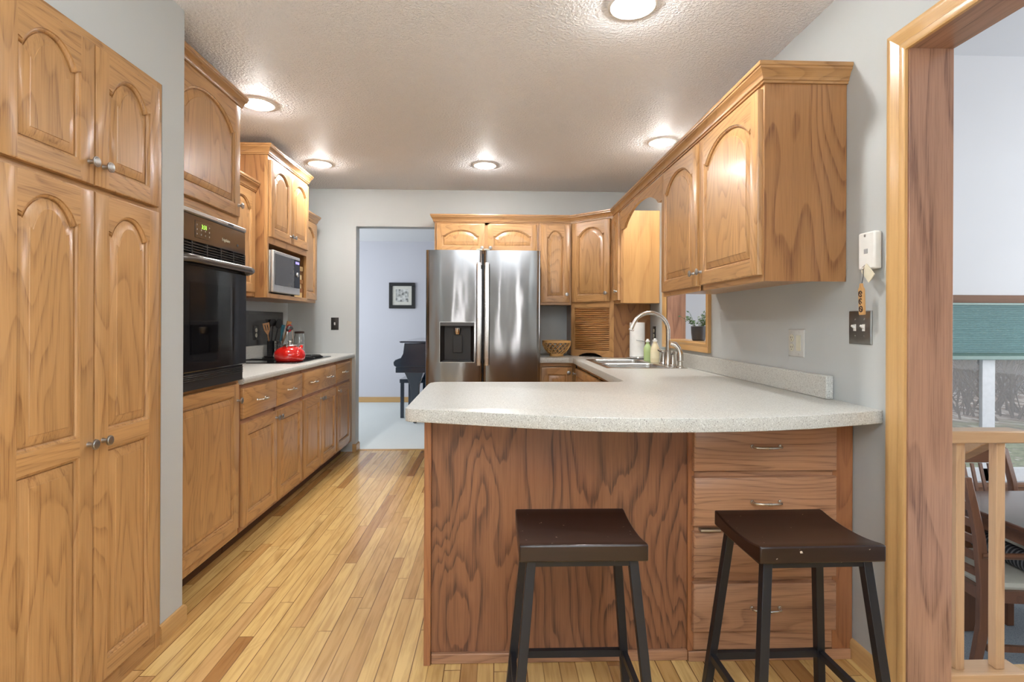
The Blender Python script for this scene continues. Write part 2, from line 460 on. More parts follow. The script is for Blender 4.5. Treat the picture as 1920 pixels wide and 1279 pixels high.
def knob(parent, M, x, z, y=-.02):
    global KNOB
    Mk = M @ Matrix.Translation((x, y, z))
    if KNOB is None:
        KNOB = ob('knob', knob_mesh(), PEWTER, parent, Mk); return KNOB
    o = bpy.data.objects.new('knob', KNOB.data); return put(o, parent, Mk)
def pull_mesh(L=.1):
    bm = new(); h = L / 2
    pts = [(-h, 0, 0), (-h, -.012, 0), (-h + .006, -.022, 0), (-h + .02, -.027, 0), (0, -.030, 0), (h - .02, -.027, 0), (h - .006, -.022, 0), (h, -.012, 0), (h, 0, 0)]
    tube(bm, pts, [.0055, .005, .0045, .004, .0048, .004, .0045, .005, .0055], 10)
    for s in (-1, 1): lathe(bm, [(.0001, 0), (.008, 0), (.0065, .004)], (s * h, 0, 0), 14, M=Matrix.Rotation(PI / 2, 4, 'X'))
    for k in (-1, 0, 1): lathe(bm, [(.0055, -.001), (.0062, 0), (.0055, .001)], (k * .005, -.0297, 0), 12, M=Matrix.Rotation(PI / 2, 4, 'Y'))
    return bm
PULL = None
def pull(parent, M, x, z, y=-.02):
    global PULL
    Mk = M @ Matrix.Translation((x, y, z))
    if PULL is None:
        PULL = ob('pull', pull_mesh(), NICKEL, parent, Mk); return PULL
    return put(bpy.data.objects.new('pull', PULL.data), parent, Mk)
def door(root, facing, x, y, z, w, h, arch=.055, kn=None, st=.055, mats=None, ops=None, name='door', bot=.058):
    """x,y,z: lower left corner (seen from the front) of the door's back plane"""
    M = MX(facing, x, y, z)
    horiz = {'S': OAKX}.get(facing, OAKX)
    ops = ops or [(bot, h - (.05 if arch > 0 else .058), arch)]
    o = ob(name, door_mesh(w, h, ops, st), mats or [OAK, horiz], root, M)
    if kn: knob(o, M, *kn)
    return o
def drawer(root, facing, x, y, z, w, h, pulls=(.5,), mat=None, th=.02):
    M = MX(facing, x, y, z); e = .007
    bm = new()
    outer = lambda d: [(d, d), (w - d, d), (w - d, h - d), (d, h - d)]
    loft(bm, [[(x_, yy, z_) for x_, z_ in outer(d)] for d, yy in ((0, 0), (0, -th + .007), (.002, -th + .003), (.008, -th))], 0, True, True)
    o = ob('drawer', bm, mat or OAKX, root, M)
    for p in pulls: pull(o, M, p * w, h / 2)
    return o
def frame(root, facing, x, y, z, w, h, th, stiles, rails, mat=None, mat2=None):
    """face frame: stiles (x0,x1), rails (z0,z1,x0,x1)"""
    bm = new()
    for a, b in stiles: box(bm, a, b, -th, 0, 0, h, 0)
    for z0, z1, a, b in rails: box(bm, a, b, -th, 0, z0, z1, 1)
    return ob('face_frame', bm, [mat or OAK, mat2 or OAKX], root, MX(facing, x, y, z), bevel=.0012)
CROWN = [(0, 0), (.008, 0), (.008, .007), (.013, .010), (.013, .016), (.016, .022), (.022, .036), (.031, .045), (.031, .052), (.035, .054), (.037, .060), (.035, .068), (0, .068)]

# ------------------------------------------------------------------ room shell
LX, PX, RX, BY, CZ = -1.92, -1.245, 1.293, 5.0, 2.44
bm = box(new(), -2.0, 1.293, -1.2, 5.06, -.2, 0); box(bm, 1.293, 1.95, -1.2, 1.83, -.2, 0)
struct('floor', bm, FLOOR)
bm = box(new(), -4, 3.0, 5.06, 8.3, -.2, -.004)
struct('floor', bm, CARPETP)
bm = box(new(), 1.42, 7.5, 1.83, 4.75, -.75, -.55)
struct('floor', bm, CARPETD)
LIGHTS = [(-1.351, 3.07), (-1.372, 4.21), (-.085, 4.19), (1.130, 3.60), (.53, 2.06)]
o = flat2d('ceiling', [[(-2.1, -1.2), (1.41, -1.2), (1.41, 5.12), (-2.1, 5.12)]] + [circ(x, y, .074) for x, y in LIGHTS], CZ, CZ + .02, CEIL); o['kind'] = 'structure'
struct('ceiling', box(new(), -4, 3, 5.12, 8.3, CZ - .01, CZ + .1), wallmat('ceiling_piano_room', srgb(236, 236, 236), 75, .2))
struct('floor', box(new(), -4, 7.5, -4.5, -1.2, -.2, 0), FLOOR)
struct('ceiling', box(new(), -4, 7.5, -4.5, -1.2, CZ, CZ + .1), CEIL)
struct('wall_front', box(new(), -4, 7.5, -4.6, -4.5, 0, CZ), WALL)
struct('wall_living_left', box(new(), -4.1, -4, -4.6, -.6, 0, CZ), WALL)
struct('wall_living_left', box(new(), -4, LX, -.7, -.6, 0, CZ), WALL)
struct('wall_dining_right', box(new(), 7.5, 7.6, -4.6, 4.75, -.55, 3.6), WALLW)
struct('floor', box(new(), 1.95, 7.5, -1.2, 1.83, -.75, -.55), CARPETD)
struct('wall_dining_front', box(new(), 1.41, 7.5, -.6, -.5, CZ, 3.6), WALLW)
# left walls
bm = box(new(), LX, PX, 2.03, 2.17, 0, CZ); box(bm, LX, PX, 1.29, 2.03, 2.083, CZ); box(bm, LX, PX, -.6, 1.29, 0, CZ)
struct('wall_left', bm, WALL)
struct('wall_left', box(new(), LX - .1, LX, 1.29, 5.12, 0, CZ), WALL)
# back wall with the opening to the piano room
bm = box(new(), LX, -1.295, BY, BY + .12, 0, CZ); box(bm, -1.295, -.45, BY, BY + .12, 2.095, CZ); box(bm, -.45, RX, BY, BY + .12, 0, CZ)
struct('wall_back', bm, WALL)
# right wall with pass-through and opening to the dining level
bm = new()
box(bm, RX, 1.41, 1.645, 3.20, -.55, CZ)
box(bm, RX, 1.41, 3.20, 3.99, -.55, 1.072); box(bm, RX, 1.41, 3.20, 3.99, 1.95, CZ)
box(bm, RX, 1.41, 3.99, 5.0, -.55, CZ)
box(bm, RX, 1.41, -.1, 1.645, 2.085, CZ); box(bm, RX, 1.41, -1.2, -.1, 0, CZ)
struct('wall_right', bm, WALL)
# piano room far wall
struct('wall_far', box(new(), -4, 3, 8.13, 8.25, 0, CZ - .01), WALLP)
struct('baseboard_far', box(new(), -4, 3, 8.115, 8.13, -.004, .075), TRIMX, bevel=.003)
struct('wall_east', box(new(), .6, .72, 5.13, 8.13, 0, CZ - .01), WALLP)
# dining walls
bm = new()
box(bm, 1.41, 3.50, 4.62, 4.75, -.55, 3.6); box(bm, 3.50, 7.5, 4.62, 4.75, 1.395, 3.6); box(bm, 3.5, 7.5, 4.62, 4.75, -.55, -.215)
struct('wall_dining', bm, WALLW)
struct('ceiling', box(new(), 1.41, 7.5, -.5, 4.75, 3.6, 3.7), WALLW)
struct('wall_dining_left', box(new(), 1.411, 1.43, 1.645, 3.19, -.55, 3.6), WALLW)
bm = box(new(), 1.411, 1.43, 4.00, 4.62, -.55, 3.6); box(bm, 1.411, 1.43, 3.19, 4.0, 1.96, 3.6); box(bm, 1.411, 1.43, 3.19, 4.0, -.55, 1.06)
struct('wall_dining_left', bm, WALLW)
struct('wall_dining_left', box(new(), 1.30, 1.43, -.6, 5.0, 2.47, 3.6), WALLW)
# baseboards
BB = [(0, 0), (.012, 0), (.012, .055), (.008, .066), (.003, .07), (0, .07)]
struct('baseboard_left', sweep(new(), [(PX, 2.02), (PX, 2.171), (-1.33, 2.171)], BB, 0, (0, 1), 1), [TRIMY, TRIMX])
struct('baseboard_back', sweep(new(), [(-1.32, BY), (-1.295, BY), (-1.295, BY + .12)], BB, 0, (0, 1), 1), [TRIMX, TRIMY])
struct('baseboard_right', sweep(new(), [(RX, 1.885), (RX, 1.712)], BB, 0, (0,), 1), [TRIMY])
struct('trim_4', box(new(), -1.295, -.45, 5.05, 5.09, -.004, .004), TRIMX)

# cased opening on the right: jamb boards and casing
CAS = [(-.034, 0), (-.034, .011), (-.026, .015), (-.014, .015), (-.010, .012), (.018, .019), (.028, .021), (.034, .019), (.034, 0)]
def casing_board(bm, pts, f, mi=0):
    pass
Y1 = 1.635
bm = new()
# upright: profile in (y, -x): runs z 0..; mitred top
def upright(bm, yc, z0, z1a, sgn, prof, mi, xw=RX):
    lo = [(xw - u, yc + sgn * v, z0) for v, u in prof]
    hi = [(xw - u, yc + sgn * v, z1a + v) for v, u in prof]
    loft(bm, [lo, hi], mi)
def headb(bm, zc, y0, y1, prof, mi, m0=0, m1=0, xw=RX):
    a = [(xw - u, y0 + m0 * v, zc + v) for v, u in prof]; b = [(xw - u, y1 + m1 * v, zc + v) for v, u in prof]
    loft(bm, [a, b], mi)
upright(bm, 1.667, 0.0, 2.098, 1, CAS, 0)
headb(bm, 2.098, 1.667, 0.0, CAS, 1, 1, 0)
struct('trim_1', bm, [TRIM, TRIMY])
bm = box(new(), RX - .002, 1.432, 1.625, 1.645, -.2, 2.065, 0); box(bm, RX - .002, 1.432, -.1, 1.645, 2.065, 2.085, 1)
struct('trim_2', bm, [JAMB, JAMBY], bevel=.001)
# pass-through casing and jamb
bm = new()
C2 = [(-.03, 0), (-.03, .010), (-.02, .014), (-.004, .010), (.012, .017), (.03, .020), (.03, 0)]
def ring(bm, y0, y1, z0, z1, prof, xw):
    loops = []
    for (y, z, sy, sz) in ((y0, z0, -1, -1), (y1, z0, 1, -1), (y1, z1, 1, 1), (y0, z1, -1, 1), (y0, z0, -1, -1)):
        loops.append([(xw - u, y + sy * v, z + sz * v) for v, u in prof])
    vs = [[bm.verts.new(q) for q in lp] for lp in loops]; n = len(prof)
    for i, (a, b) in enumerate(zip(vs, vs[1:])):
        for j in range(n):
            k = (j + 1) % n
            f = bm.faces.new((a[j], a[k], b[k], b[j])); f.material_index = 1 if i % 2 == 0 else 0
ring(bm, 3.185, 4.005, 1.055, 1.965, C2, RX)
struct('trim_3', bm, [TRIM, TRIMY])
bm = box(new(), RX - .004, 1.434, 3.20, 3.215, 1.072, 1.95, 0); box(bm, RX - .004, 1.434, 3.975, 3.99, 1.072, 1.95, 0)
box(bm, RX - .004, 1.434, 3.215, 3.975, 1.072, 1.087, 1); box(bm, RX - .004, 1.434, 3.215, 3.975, 1.935, 1.95, 1)
struct('window_2', bm, [JAMB, TRIMY])

# ------------------------------------------------------------------ recessed ceiling lights
def downlight(x, y, label, power):
    t = thing('ceiling_light', label, 'ceiling light', (x, y, CZ), 'recessed ceiling lights')
    ob('trim_ring', lathe(new(), [(.072, 0), (.096, 0), (.095, -.004), (.086, -.008), (.076, -.006), (.072, -.001), (.072, 0)], (x, y, CZ), 40), LAMPW, t)
    ob('can', lathe(new(), [(.0722, -.001), (.066, .05), (.058, .1), (.0005, .102), (.0005, .104), (.060, .104), (.070, .05), (.0735, .001)], (x, y, CZ), 40), LAMPW, t)
    ob('bulb', lathe(new(), [(.0001, -.028), (.020, -.026), (.040, -.016), (.048, .002), (.050, .016), (.044, .040), (.03, .07), (.02, .095)], (x, y, CZ), 32), BULB, t)
    l = bpy.data.lights.new('bulb_light', 'SPOT'); l.energy = power; l.color = (.97, .97, .97); l.shadow_soft_size = .045
    l.spot_size = math.radians(150); l.spot_blend = .55
    lo = bpy.data.objects.new('bulb_light', l); put(lo, t, Matrix.Translation((x, y, CZ - .036)))
    # halo on the ceiling: bare bulb just below the rim
    return t
LP = ['recessed ceiling light nearest the tall oven cabinet', 'recessed ceiling light by the microwave cabinet, far left', 'small round recessed ceiling light in front of the fridge, centre of the far ceiling',
      'recessed ceiling light half hidden behind the crown of the right cabinets', 'large recessed ceiling light cut off by the top edge above the breakfast bar']
for (x, y), l in zip(LIGHTS, LP): downlight(x, y, l, 20)

# ------------------------------------------------------------------ pantry cabinet (near left)
def base_thing(*a, **k): return thing(*a, **k)
t = thing('pantry_cabinet', 'tall honey oak pantry with four arched doors, nearest on the left', 'cabinet', (-1.54, 1.66, 0))
bx('body', (-1.86, -1.262, 1.305, 2.015, 0, 2.078), OAK, t)
frame(t, 'E', -1.262, 1.300, 0, .72, 2.08, .022, [(0, .04), (.69, .72)], [(0, .095, .04, .69), (1.59, 1.635, .04, .69), (2.03, 2.08, .04, .69)])
for (ya, yb, kx) in ((1.345, 1.663, .96), (1.668, 1.978, .07)):
    w = yb - ya; kxx = w - .022 if kx > .5 else .032
    door(t, 'E', -1.240, ya, 1.615, w, .43, .06, (kxx, .065))
    door(t, 'E', -1.240, ya, .075, w, 1.522, .06, (kxx, .755), ops=[(.06, .725, 0), (.782, 1.522 - .05, .06)])

# ------------------------------------------------------------------ tall oven cabinet
t = thing('oven_cabinet', 'tall oak cabinet with crown moulding holding the black wall oven', 'cabinet', (-1.62, 2.49, 0))
bm = new()
box(bm, -1.90, -1.352, 2.178, 2.196, .1, 2.31); box(bm, -1.90, -1.352, 2.788, 2.806, .1, 2.31)
box(bm, -1.90, -1.352, 2.196, 2.788, .1, .90); box(bm, -1.90, -1.352, 2.196, 2.788, 1.69, 2.31)
ob('body', bm, OAK, t)
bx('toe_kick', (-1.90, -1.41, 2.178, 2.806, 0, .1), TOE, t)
frame(t, 'E', -1.352, 2.178, .1, .628, 2.21, .022, [(0, .018), (.61, .628)], [(0, .045, .018, .61), (.79, .803, .018, .61), (1.59, 1.64, .018, .61), (2.17, 2.21, .018, .61)])
door(t, 'E', -1.33, 2.188, .145, .592, .74, 0, (.57, .655))
door(t, 'E', -1.33, 2.188, 1.738, .592, .56, .09, (.57, .055))
bx('drawer_rail', (-1.352, -1.331, 2.196, 2.788, .887, .903), OAKY, t)
ob('crown_moulding', sweep(new(), [(-1.33, 2.178), (-1.33, 2.806), (-1.90, 2.806)], CROWN, 2.302, (0, 1)), [CROWNY, CROWNX], t)

# wall oven
t = thing('wall_oven', 'black built-in wall oven with bar handle and green clock', 'oven', (-1.6, 2.49, .905))
ya, yb = 2.186, 2.798
bx('body', (-1.85, -1.33, 2.20, 2.784, .905, 1.685), BLACKP, t)
bx('door_panel', (-1.329, -1.285, ya, yb, .985, 1.475), BLACKG, t, .004)
bx('window', (-1.286, -1.2835, ya + .10, yb - .13, 1.06, 1.37), plain('oven_window_glass', (.004, .004, .005), .04, 0, .7), t)
bx('control_panel', (-1.329, -1.292, ya, yb, 1.545, 1.660), BROWNG, t, .003)
bm = box(new(), -1.329, -1.286, ya, yb, 1.660, 1.682)
ob('top_strip', bm, SILV, t, bevel=.006)
bm = box(new(), -1.329, -1.305, ya, yb, 1.478, 1.545); 
for i in range(5):
    z = 1.487 + i * .0115; box(bm, -1.306, -1.291, ya, yb, z, z + .004)
for i in range(6):
    y = ya + .003 + i * (yb - ya - .012) / 5; box(bm, -1.306, -1.2905, y, y + .007, 1.478, 1.545)
ob('vent_grille', bm, BLACKP, t)
bm = new()
tube(bm, [(-1.285, ya + .01, 1.455), (-1.262, ya + .012, 1.462), (-1.248, ya + .03, 1.464)] + [(-1.244 - .0, ya + (yb - ya) * k / 8, 1.464) for k in range(1, 8)] + [(-1.248, yb - .03, 1.464), (-1.262, yb - .008, 1.462), (-1.285, yb - .006, 1.455)], .019, 14, flat=.8)
ob('handle', bm, OVENH, t)
bm = box(new(), -1.329, -1.30, 2.19, 2.790, .905, .983)
for i in range(4): box(bm, -1.303, -1.292, 2.20, 2.78, .945 + i * .008, .949 + i * .008)
ob('bottom_vent', bm, BLACKP, t, bevel=.001)
d = bx('display', (-1.2935, -1.2905, 2.335, 2.465, 1.565, 1.640), BLACKG, t, .001)
def text(name, body, size, M, mat, parent, label=None, depth=.0006):
    cu = bpy.data.curves.new(name, 'FONT'); cu.body = body; cu.size = size; cu.extrude = depth; cu.align_x = 'CENTER'; cu.align_y = 'CENTER'
    to = bpy.data.objects.new('t', cu); COL.objects.link(to)
    me = bpy.data.meshes.new_from_object(to.evaluated_get(bpy.context.evaluated_depsgraph_get())); bpy.data.objects.remove(to)
    bm = new(); bm.from_mesh(me)
    for f in bm.faces: f.material_index = 0
    return ob(name, bm, mat, parent, M, label)
ME = lambda x, y, z: Matrix.Translation((x, y, z)) @ Matrix.Rotation(PI / 2, 4, 'Z') @ Matrix.Rotation(PI / 2, 4, 'X')
text('clock_digits', '3:31', .026, ME(-1.2895, 2.405, 1.617), plain('green_led', (.1, .3, .02), .5, emit=(.45, .9, .12), es=1.6), d)
for i in range(4):
    for j in range(3):
        if j == 2 and 0 < i < 3: continue
        ob('key', lathe(new(), [(.0001, .0), (.0042, 0), (.0001, .0012)], (-1.2905, 2.350 + i * .033, 1.582 + j * .02), 10, M=Matrix.Rotation(PI / 2, 4, 'Y')), plain('keypad_grey', (.3, .28, .25), .5), d)
text('name_plate', 'Frigidaire', .020, ME(-1.2915, 2.60, 1.590), CREAM, t)
ob('lock_hole', lathe(new(), [(.0001, 0), (.008, 0), (.006, .002), (.0001, .002)], (-1.292, 2.715, 1.583), 16, M=Matrix.Rotation(PI / 2, 4, 'Y')), BLACKP, t)
bx('badge', (-1.2865, -1.2855, 2.61, 2.66, 1.667, 1.676), BLACKP, t)

# ------------------------------------------------------------------ left base cabinets
FX = -1.33
def base_left(label, y0, y1, doors, drawers, stiles):
    t = thing('base_cabinet', label, 'cabinet', ((-1.9 + FX) / 2, (y0 + y1) / 2, 0), 'oak base cabinets along the left wall')
    bx('body', (-1.90, FX - .022, y0 + .001, y1 - .001, .1, .873), OAK, t)
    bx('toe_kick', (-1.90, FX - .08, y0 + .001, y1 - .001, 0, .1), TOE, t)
    frame(t, 'E', FX - .022, y0 + .001, .1, 0, .773, .022, [(a - y0 - .001, b - y0 - .001) for a, b in stiles], [(0, .04, .02, y1 - y0 - .02), (.56, .595, .02, y1 - y0 - .02), (.745, .773, .02, y1 - y0 - .02)], ROAKZ, ROAKX)  # frame oak darker: brown stain plus shade between the fronts, in the colour
    for a, b, kside in doors:
        w = b - a; door(t, 'E', FX, a, .128, w, .537, 0, (w - .022 if kside > 0 else .022, .50), st=.05)
    for a, b, pl in drawers: drawer(t, 'E', FX, a, .692, b - a, .160, pl)
base_left('oak base cabinet with two drawers over two doors beside the oven', 2.810, 3.692, [(2.828, 3.258, 1), (3.264, 3.680, -1)], [(2.828, 3.250, (.5,)), (3.266, 3.680, (.5,))], [(2.811, 2.835), (3.245, 3.27), (3.67, 3.691)])
base_left('oak base cabinet with one wide two-pull drawer over two doors, under the cooktop', 3.694, 4.466, [(3.706, 4.078, 1), (4.084, 4.452, -1)], [(3.712, 4.446, (.25, .75))], [(3.695, 3.715), (4.07, 4.09), (4.44, 4.465)])
base_left('narrow oak base cabinet with one door, farthest on the left run', 4.468, 4.93, [(4.486, 4.886, -1)], [(4.478, 4.886, (.5,))], [(4.469, 4.489), (4.88, 4.929)])
bx('filler', (-1.89, FX - .0, 4.931, 4.999, .1, .873), OAK)
f = bpy.data.objects['filler']; tag(f, 'narrow oak filler strip between the last left cabinet and the wall', 'cabinet filler')

# left countertop
t = thing('countertop', 'pale speckled laminate countertop along the left wall, carrying the cooktop', 'countertop', (-1.6, 3.9, .875))
prof = [(-1.898, .875), (-1.312, .875), (-1.303, .880), (-1.30, .890), (-1.30, .900), (-1.304, .909), (-1.313, .914), (-1.898, .914)]
bm = prism(new(), prof, lambda u, v, s: (u, s, v), 2.811, 4.997)
ob('worktop', bm, CTR, t)
bm = box(new(), -1.918, -1.899, 2.811, 4.997, .876, 1.012)
ob('backsplash', bm, CTR, t, bevel=.004)
# dark tile splash behind the cooktop
o = bx('tile_splash', (-1.919, -1.911, 3.60, 4.87, 1.0135, 1.288), None)
tm = NT('black_slate_tile'); v = tm.coords(False)
br = tm.n('ShaderNodeTexBrick', offset=.0); 
sx = tm.n('ShaderNodeSeparateXYZ'); tm.l(v, sx.inputs[0]); cb = tm.n('ShaderNodeCombineXYZ'); tm.l(sx.outputs[1], cb.inputs[0]); tm.l(sx.outputs[2], cb.inputs[1]); tm.l(cb.outputs[0], br.inputs[0])
br.inputs['Color1'].default_value = (.030, .029, .029, 1); br.inputs['Color2'].default_value = (.055, .052, .05, 1); br.inputs['Mortar'].default_value = (.02, .02, .02, 1)
br.inputs['Scale'].default_value = 1; br.inputs['Brick Width'].default_value = .14; br.inputs['Row Height'].default_value = .14; br.inputs['Mortar Size'].default_value = .002
tm.l(br.outputs[0], tm.b.inputs['Base Color']); tm.set(Roughness=.3)
o.data.materials.clear(); o.data.materials.append(tm.m)
tag(o, 'dark slate tile splash panel on the wall behind the cooktop', 'tile panel')

# cooktop
t = thing('cooktop', 'black glass electric cooktop set in the left counter, under the red kettle', 'cooktop', (-1.62, 4.0, .914))
bx('glass_top', (-1.88, -1.365, 3.72, 4.49, .9145, .921), BLACKG, t, .003)
def burner(x, y, r, cast=False):
    bm = new(); pts = []
    for k in range(90):
        a = k * .28; rr = r * (.18 + .80 * k / 89); pts.append((x + rr * math.cos(a), y + rr * math.sin(a), .934))
    tube(bm, pts, .0042, 6)
    for q in range(3):
        a = q * 2 * PI / 3; bar(bm, (x, y, .927), (x + r * math.cos(a), y + r * math.sin(a), .927), .006, .010)
    lathe(bm, [(r * .55, .0), (r * 1.08, 0), (r * 1.12, .004), (r * 1.05, .006), (r * .5, .002)], (x, y, .9215), 28)
    ob('burner', bm, BLACKP, t)
burner(-1.485, 4.17, .082); burner(-1.72, 4.19, .07); burner(-1.485, 4.375, .078); burner(-1.70, 4.36, .06)
bm = new()
for i in range(8): box(bm, -1.83, -1.42, 3.985 + i * .011, 3.990 + i * .011, .921, .924)
box(bm, -1.835, -1.415, 3.978, 3.982, .921, .925); box(bm, -1.835, -1.415, 4.072, 4.076, .921, .925)
ob('vent_grille', bm, BLACKP, t)

# kettle
kx, ky, kz = -1.468, 3.862, .9212
t = thing('kettle', 'shiny red enamel whistling kettle with steel handle on the cooktop', 'kettle', (kx, ky, kz))
ob('body', lathe(new(), [(.0001, 0), (.086, 0), (.094, .004), (.104, .022), (.107, .044), (.102, .066), (.088, .086), (.066, .099), (.048, .105), (.046, .107), (.0001, .107)], (kx, ky, kz), 40), RED, t)
ob('lid', lathe(new(), [(.0001, .1085), (.050, .1085), (.052, .112), (.046, .117), (.030, .122), (.010, .124), (.008, .132), (.013, .140), (.010, .146), (.0001, .148)], (kx, ky, kz), 30), STEEL, t)
bm = new()
hp = [(kx, ky - .05, kz + .105), (kx, ky - .052, kz + .15), (kx, ky - .045, kz + .21), (kx, ky - .02, kz + .236), (kx, ky + .02, kz + .238), (kx, ky + .042, kz + .225), (kx, ky + .052, kz + .18), (kx, ky + .055, kz + .105)]
tube(bm, hp, .005, 8); ob('handle', bm, CHROME, t)
bm = new(); tube(bm, [(kx, ky - .044, kz + .222), (kx, ky - .02, kz + .240), (kx, ky + .02, kz + .242), (kx, ky + .04, kz + .232)], [.010, .013, .013, .010], 10)
ob('grip', bm, BLACKP, t, label='black handle grip')
bm = new(); tube(bm, [(kx + .03, ky + .085, kz + .06), (kx + .035, ky + .115, kz + .085), (kx + .038, ky + .130, kz + .105)], [.022, .015, .011], 12)
ob('spout', bm, RED, t)

# utensil crocks and utensils
def crock(x, y, r, h, mat, label):
    t = thing('utensil_holder', label, 'utensil holder', (x, y, .921))
    ob('cup', lathe(new(), [(.0001, 0), (r, 0), (r, h), (r + .002, h + .003), (r - .003, h + .003), (r - .004, .004), (.0001, .004)], (x, y, .9212), 28), mat, t)
    bm = new()
    for i in range(6):
        for k in range(14):
            a = 2 * PI * k / 14; c = Vector((x + (r + .0005) * math.cos(a), y + (r + .0005) * math.sin(a), .9212 + .03 + i * h / 8))
            lathe(bm, [(.0001, 0), (.0042, 0), (.0001, .001)], c, 8, M=Matrix.Rotation(a, 4, 'Z') @ Matrix.Rotation(PI / 2, 4, 'Y'))
    ob('perforations', bm, BLACKP, t)
crock(-1.848, 4.465, .032, .122, plain('dark_perforated_metal', (.06, .06, .07), .3, .6), 'dark perforated metal utensil crock left of the red kettle')
crock(-1.782, 4.440, .032, .122, STEEL, 'shiny perforated steel utensil crock just behind the red kettle')
WOODU = oak('utensil_beech', srgb(190, 140, 90), srgb(150, 100, 58), 'Z', rings=3, amp=.4)
def utensil(name, label, cat, base, top, mat, head, hw=.03, hl=.08, hm=None):
    base, top = Vector(base), Vector(top); d = (top - base).normalized()
    t = thing(name, label, cat, base, 'cooking utensils in the crocks')
    bm = new(); tube(bm, [base, base.lerp(top, .5), top], [.005, .005, .006], 8); ob('handle', bm, mat, t)
    up = d; s = Vector((.55, .83, 0)); s = (s - d * s.dot(d)).normalized(); n = d.cross(s)
    bm = new(); N = 8; outl = []
    if head == 'slot' or head == 'flat':
        outl = [(-.006, 0), (-hw * .8, hl * .35), (-hw, hl), (hw, hl), (hw * .8, hl * .35), (.006, 0)]
    else:
        outl = [(hw * math.sin(a) * (1 if head != 'spat' else 1), hl / 2 - hl / 2 * math.cos(a)) for a in [2 * PI * k / 16 for k in range(16)]]
    if head == 'slot':
        # three tines joined at both ends
        for a, b in ((-1, -.5), (-.22, .22), (.5, 1)):
            prism(bm, [(a * hw * .85, hl * .35), (b * hw * .85, hl * .35), (b * hw, hl * .85), (a * hw, hl * .85)], lambda u, v, q: top + s * u + d * v + n * q, -.002, .002)
        prism(bm, [(-.006, 0), (-hw * .85, hl * .36), (hw * .85, hl * .36), (.006, 0)], lambda u, v, q: top + s * u + d * v + n * q, -.002, .002)
        prism(bm, [(-hw, hl * .84), (hw, hl * .84), (hw, hl), (-hw, hl)], lambda u, v, q: top + s * u + d * v + n * q, -.002, .002)
    else: prism(bm, outl, lambda u, v, q: top + s * u + d * v + n * q, -.003, .003)
    ob('head', bm, hm or mat, t)
TEAL = plain('teal_silicone', srgb(44, 108, 124), .5)
utensil('slotted_turner', 'wooden slotted turner leaning left out of the dark crock', 'utensil', (-1.842, 4.455, .93), (-1.862, 4.43, 1.10), WOODU, 'slot', .030, .095)
utensil('ladle', 'black ladle standing highest in the dark crock', 'utensil', (-1.855, 4.47, .93), (-1.842, 4.48, 1.165), BLACKP, 'round', .030, .065)
utensil('spoon', 'black nylon spoon between the wooden turner and the teal spatula', 'utensil', (-1.845, 4.475, .93), (-1.805, 4.49, 1.145), BLACKP, 'round', .028, .085)
utensil('spatula', 'teal silicone spatula leaning right from the steel crock', 'utensil', (-1.785, 4.43, .93), (-1.748, 4.42, 1.095), TEAL, 'flat', .016, .085)
utensil('wooden_spoon', 'flat wooden spoon leaning behind the kettle handle', 'utensil', (-1.778, 4.445, .93), (-1.712, 4.45, 1.15), WOODU, 'flat', .022, .06)
utensil('spatula', 'red silicone spatula behind the kettle handle', 'utensil', (-1.775, 4.44, .93), (-1.700, 4.43, 1.12), plain('steel_rod', (.6, .6, .6), .3, 1), 'round', .030, .065, hm=plain('red_silicone', srgb(190, 24, 30), .45))
utensil('turner', 'black turner leaning on the wall side of the dark crock', 'utensil', (-1.855, 4.46, .93), (-1.868, 4.47, 1.15), BLACKP, 'flat', .028, .075)
# glass jar
jx, jy = -1.668, 4.60
t = thing('glass_jar', 'clear glass canister with dark lid behind the kettle', 'jar', (jx, jy, .914))
ob('jar', lathe(new(), [(.0001, 0), (.039, 0), (.042, .006), (.042, .16), (.036, .178), (.036, .19), (.033, .19), (.033, .176), (.039, .158), (.039, .01), (.0001, .006)], (jx, jy, .9145), 32), JARG, t)
ob('lid', lathe(new(), [(.0001, .191), (.039, .191), (.040, .195), (.040, .205), (.036, .208), (.0001, .209)], (jx, jy, .9145), 32), plain('lid_dark_brown', (.06, .03, .02), .4), t)
ob('contents', lathe(new(), [(.0001, .012), (.038, .012), (.038, .10), (.0001, .11)], (jx, jy, .9145), 28), plain('white_grains', srgb(214, 208, 196), .8, nscale=200, nvar=.3), t)

# ------------------------------------------------------------------ left upper cabinets
t = thing('wall_cabinet', 'oak wall cabinet between the oven and the tall microwave cabinet', 'cabinet', (-1.76, 3.2, 1.37), 'oak wall cabinets on the left wall')
bx('body', (-1.918, -1.622, 2.812, 3.598, 1.37, 2.065), OAK, t)
frame(t, 'E', -1.622, 2.812, 1.37, 0, .695, .022, [(0, .03), (.378, .408), (.756, .786)], [(0, .035, .03, .756), (.665, .695, .03, .756)])
door(t, 'E', -1.60, 2.828, 1.395, .362, .655, .06, (.335, .07))
door(t, 'E', -1.60, 3.205, 1.395, .362, .655, .06, (.03, .07))
ob('crown_moulding', sweep(new(), [(-1.60, 2.812), (-1.60, 3.598)], CROWN, 2.062, (0,)), CROWNY, t)
t = thing('microwave_cabinet', 'tall oak wall cabinet with two doors above an open microwave bay', 'cabinet', (-1.72, 3.98, 1.365), 'oak wall cabinets on the left wall')
bm = new(); y0, y1 = 3.605, 4.360
box(bm, -1.918, -1.542, y0, y0 + .018, 1.365, 2.325); box(bm, -1.918, -1.542, y1 - .018, y1, 1.365, 2.325)
box(bm, -1.918, -1.542, y0 + .018, y1 - .018, 1.365, 1.392); box(bm, -1.918, -1.542, y0 + .018, y1 - .018, 1.74, 2.325)
box(bm, -1.918, -1.905, y0 + .018, y1 - .018, 1.392, 1.74)
ob('body', bm, PLY2, t)
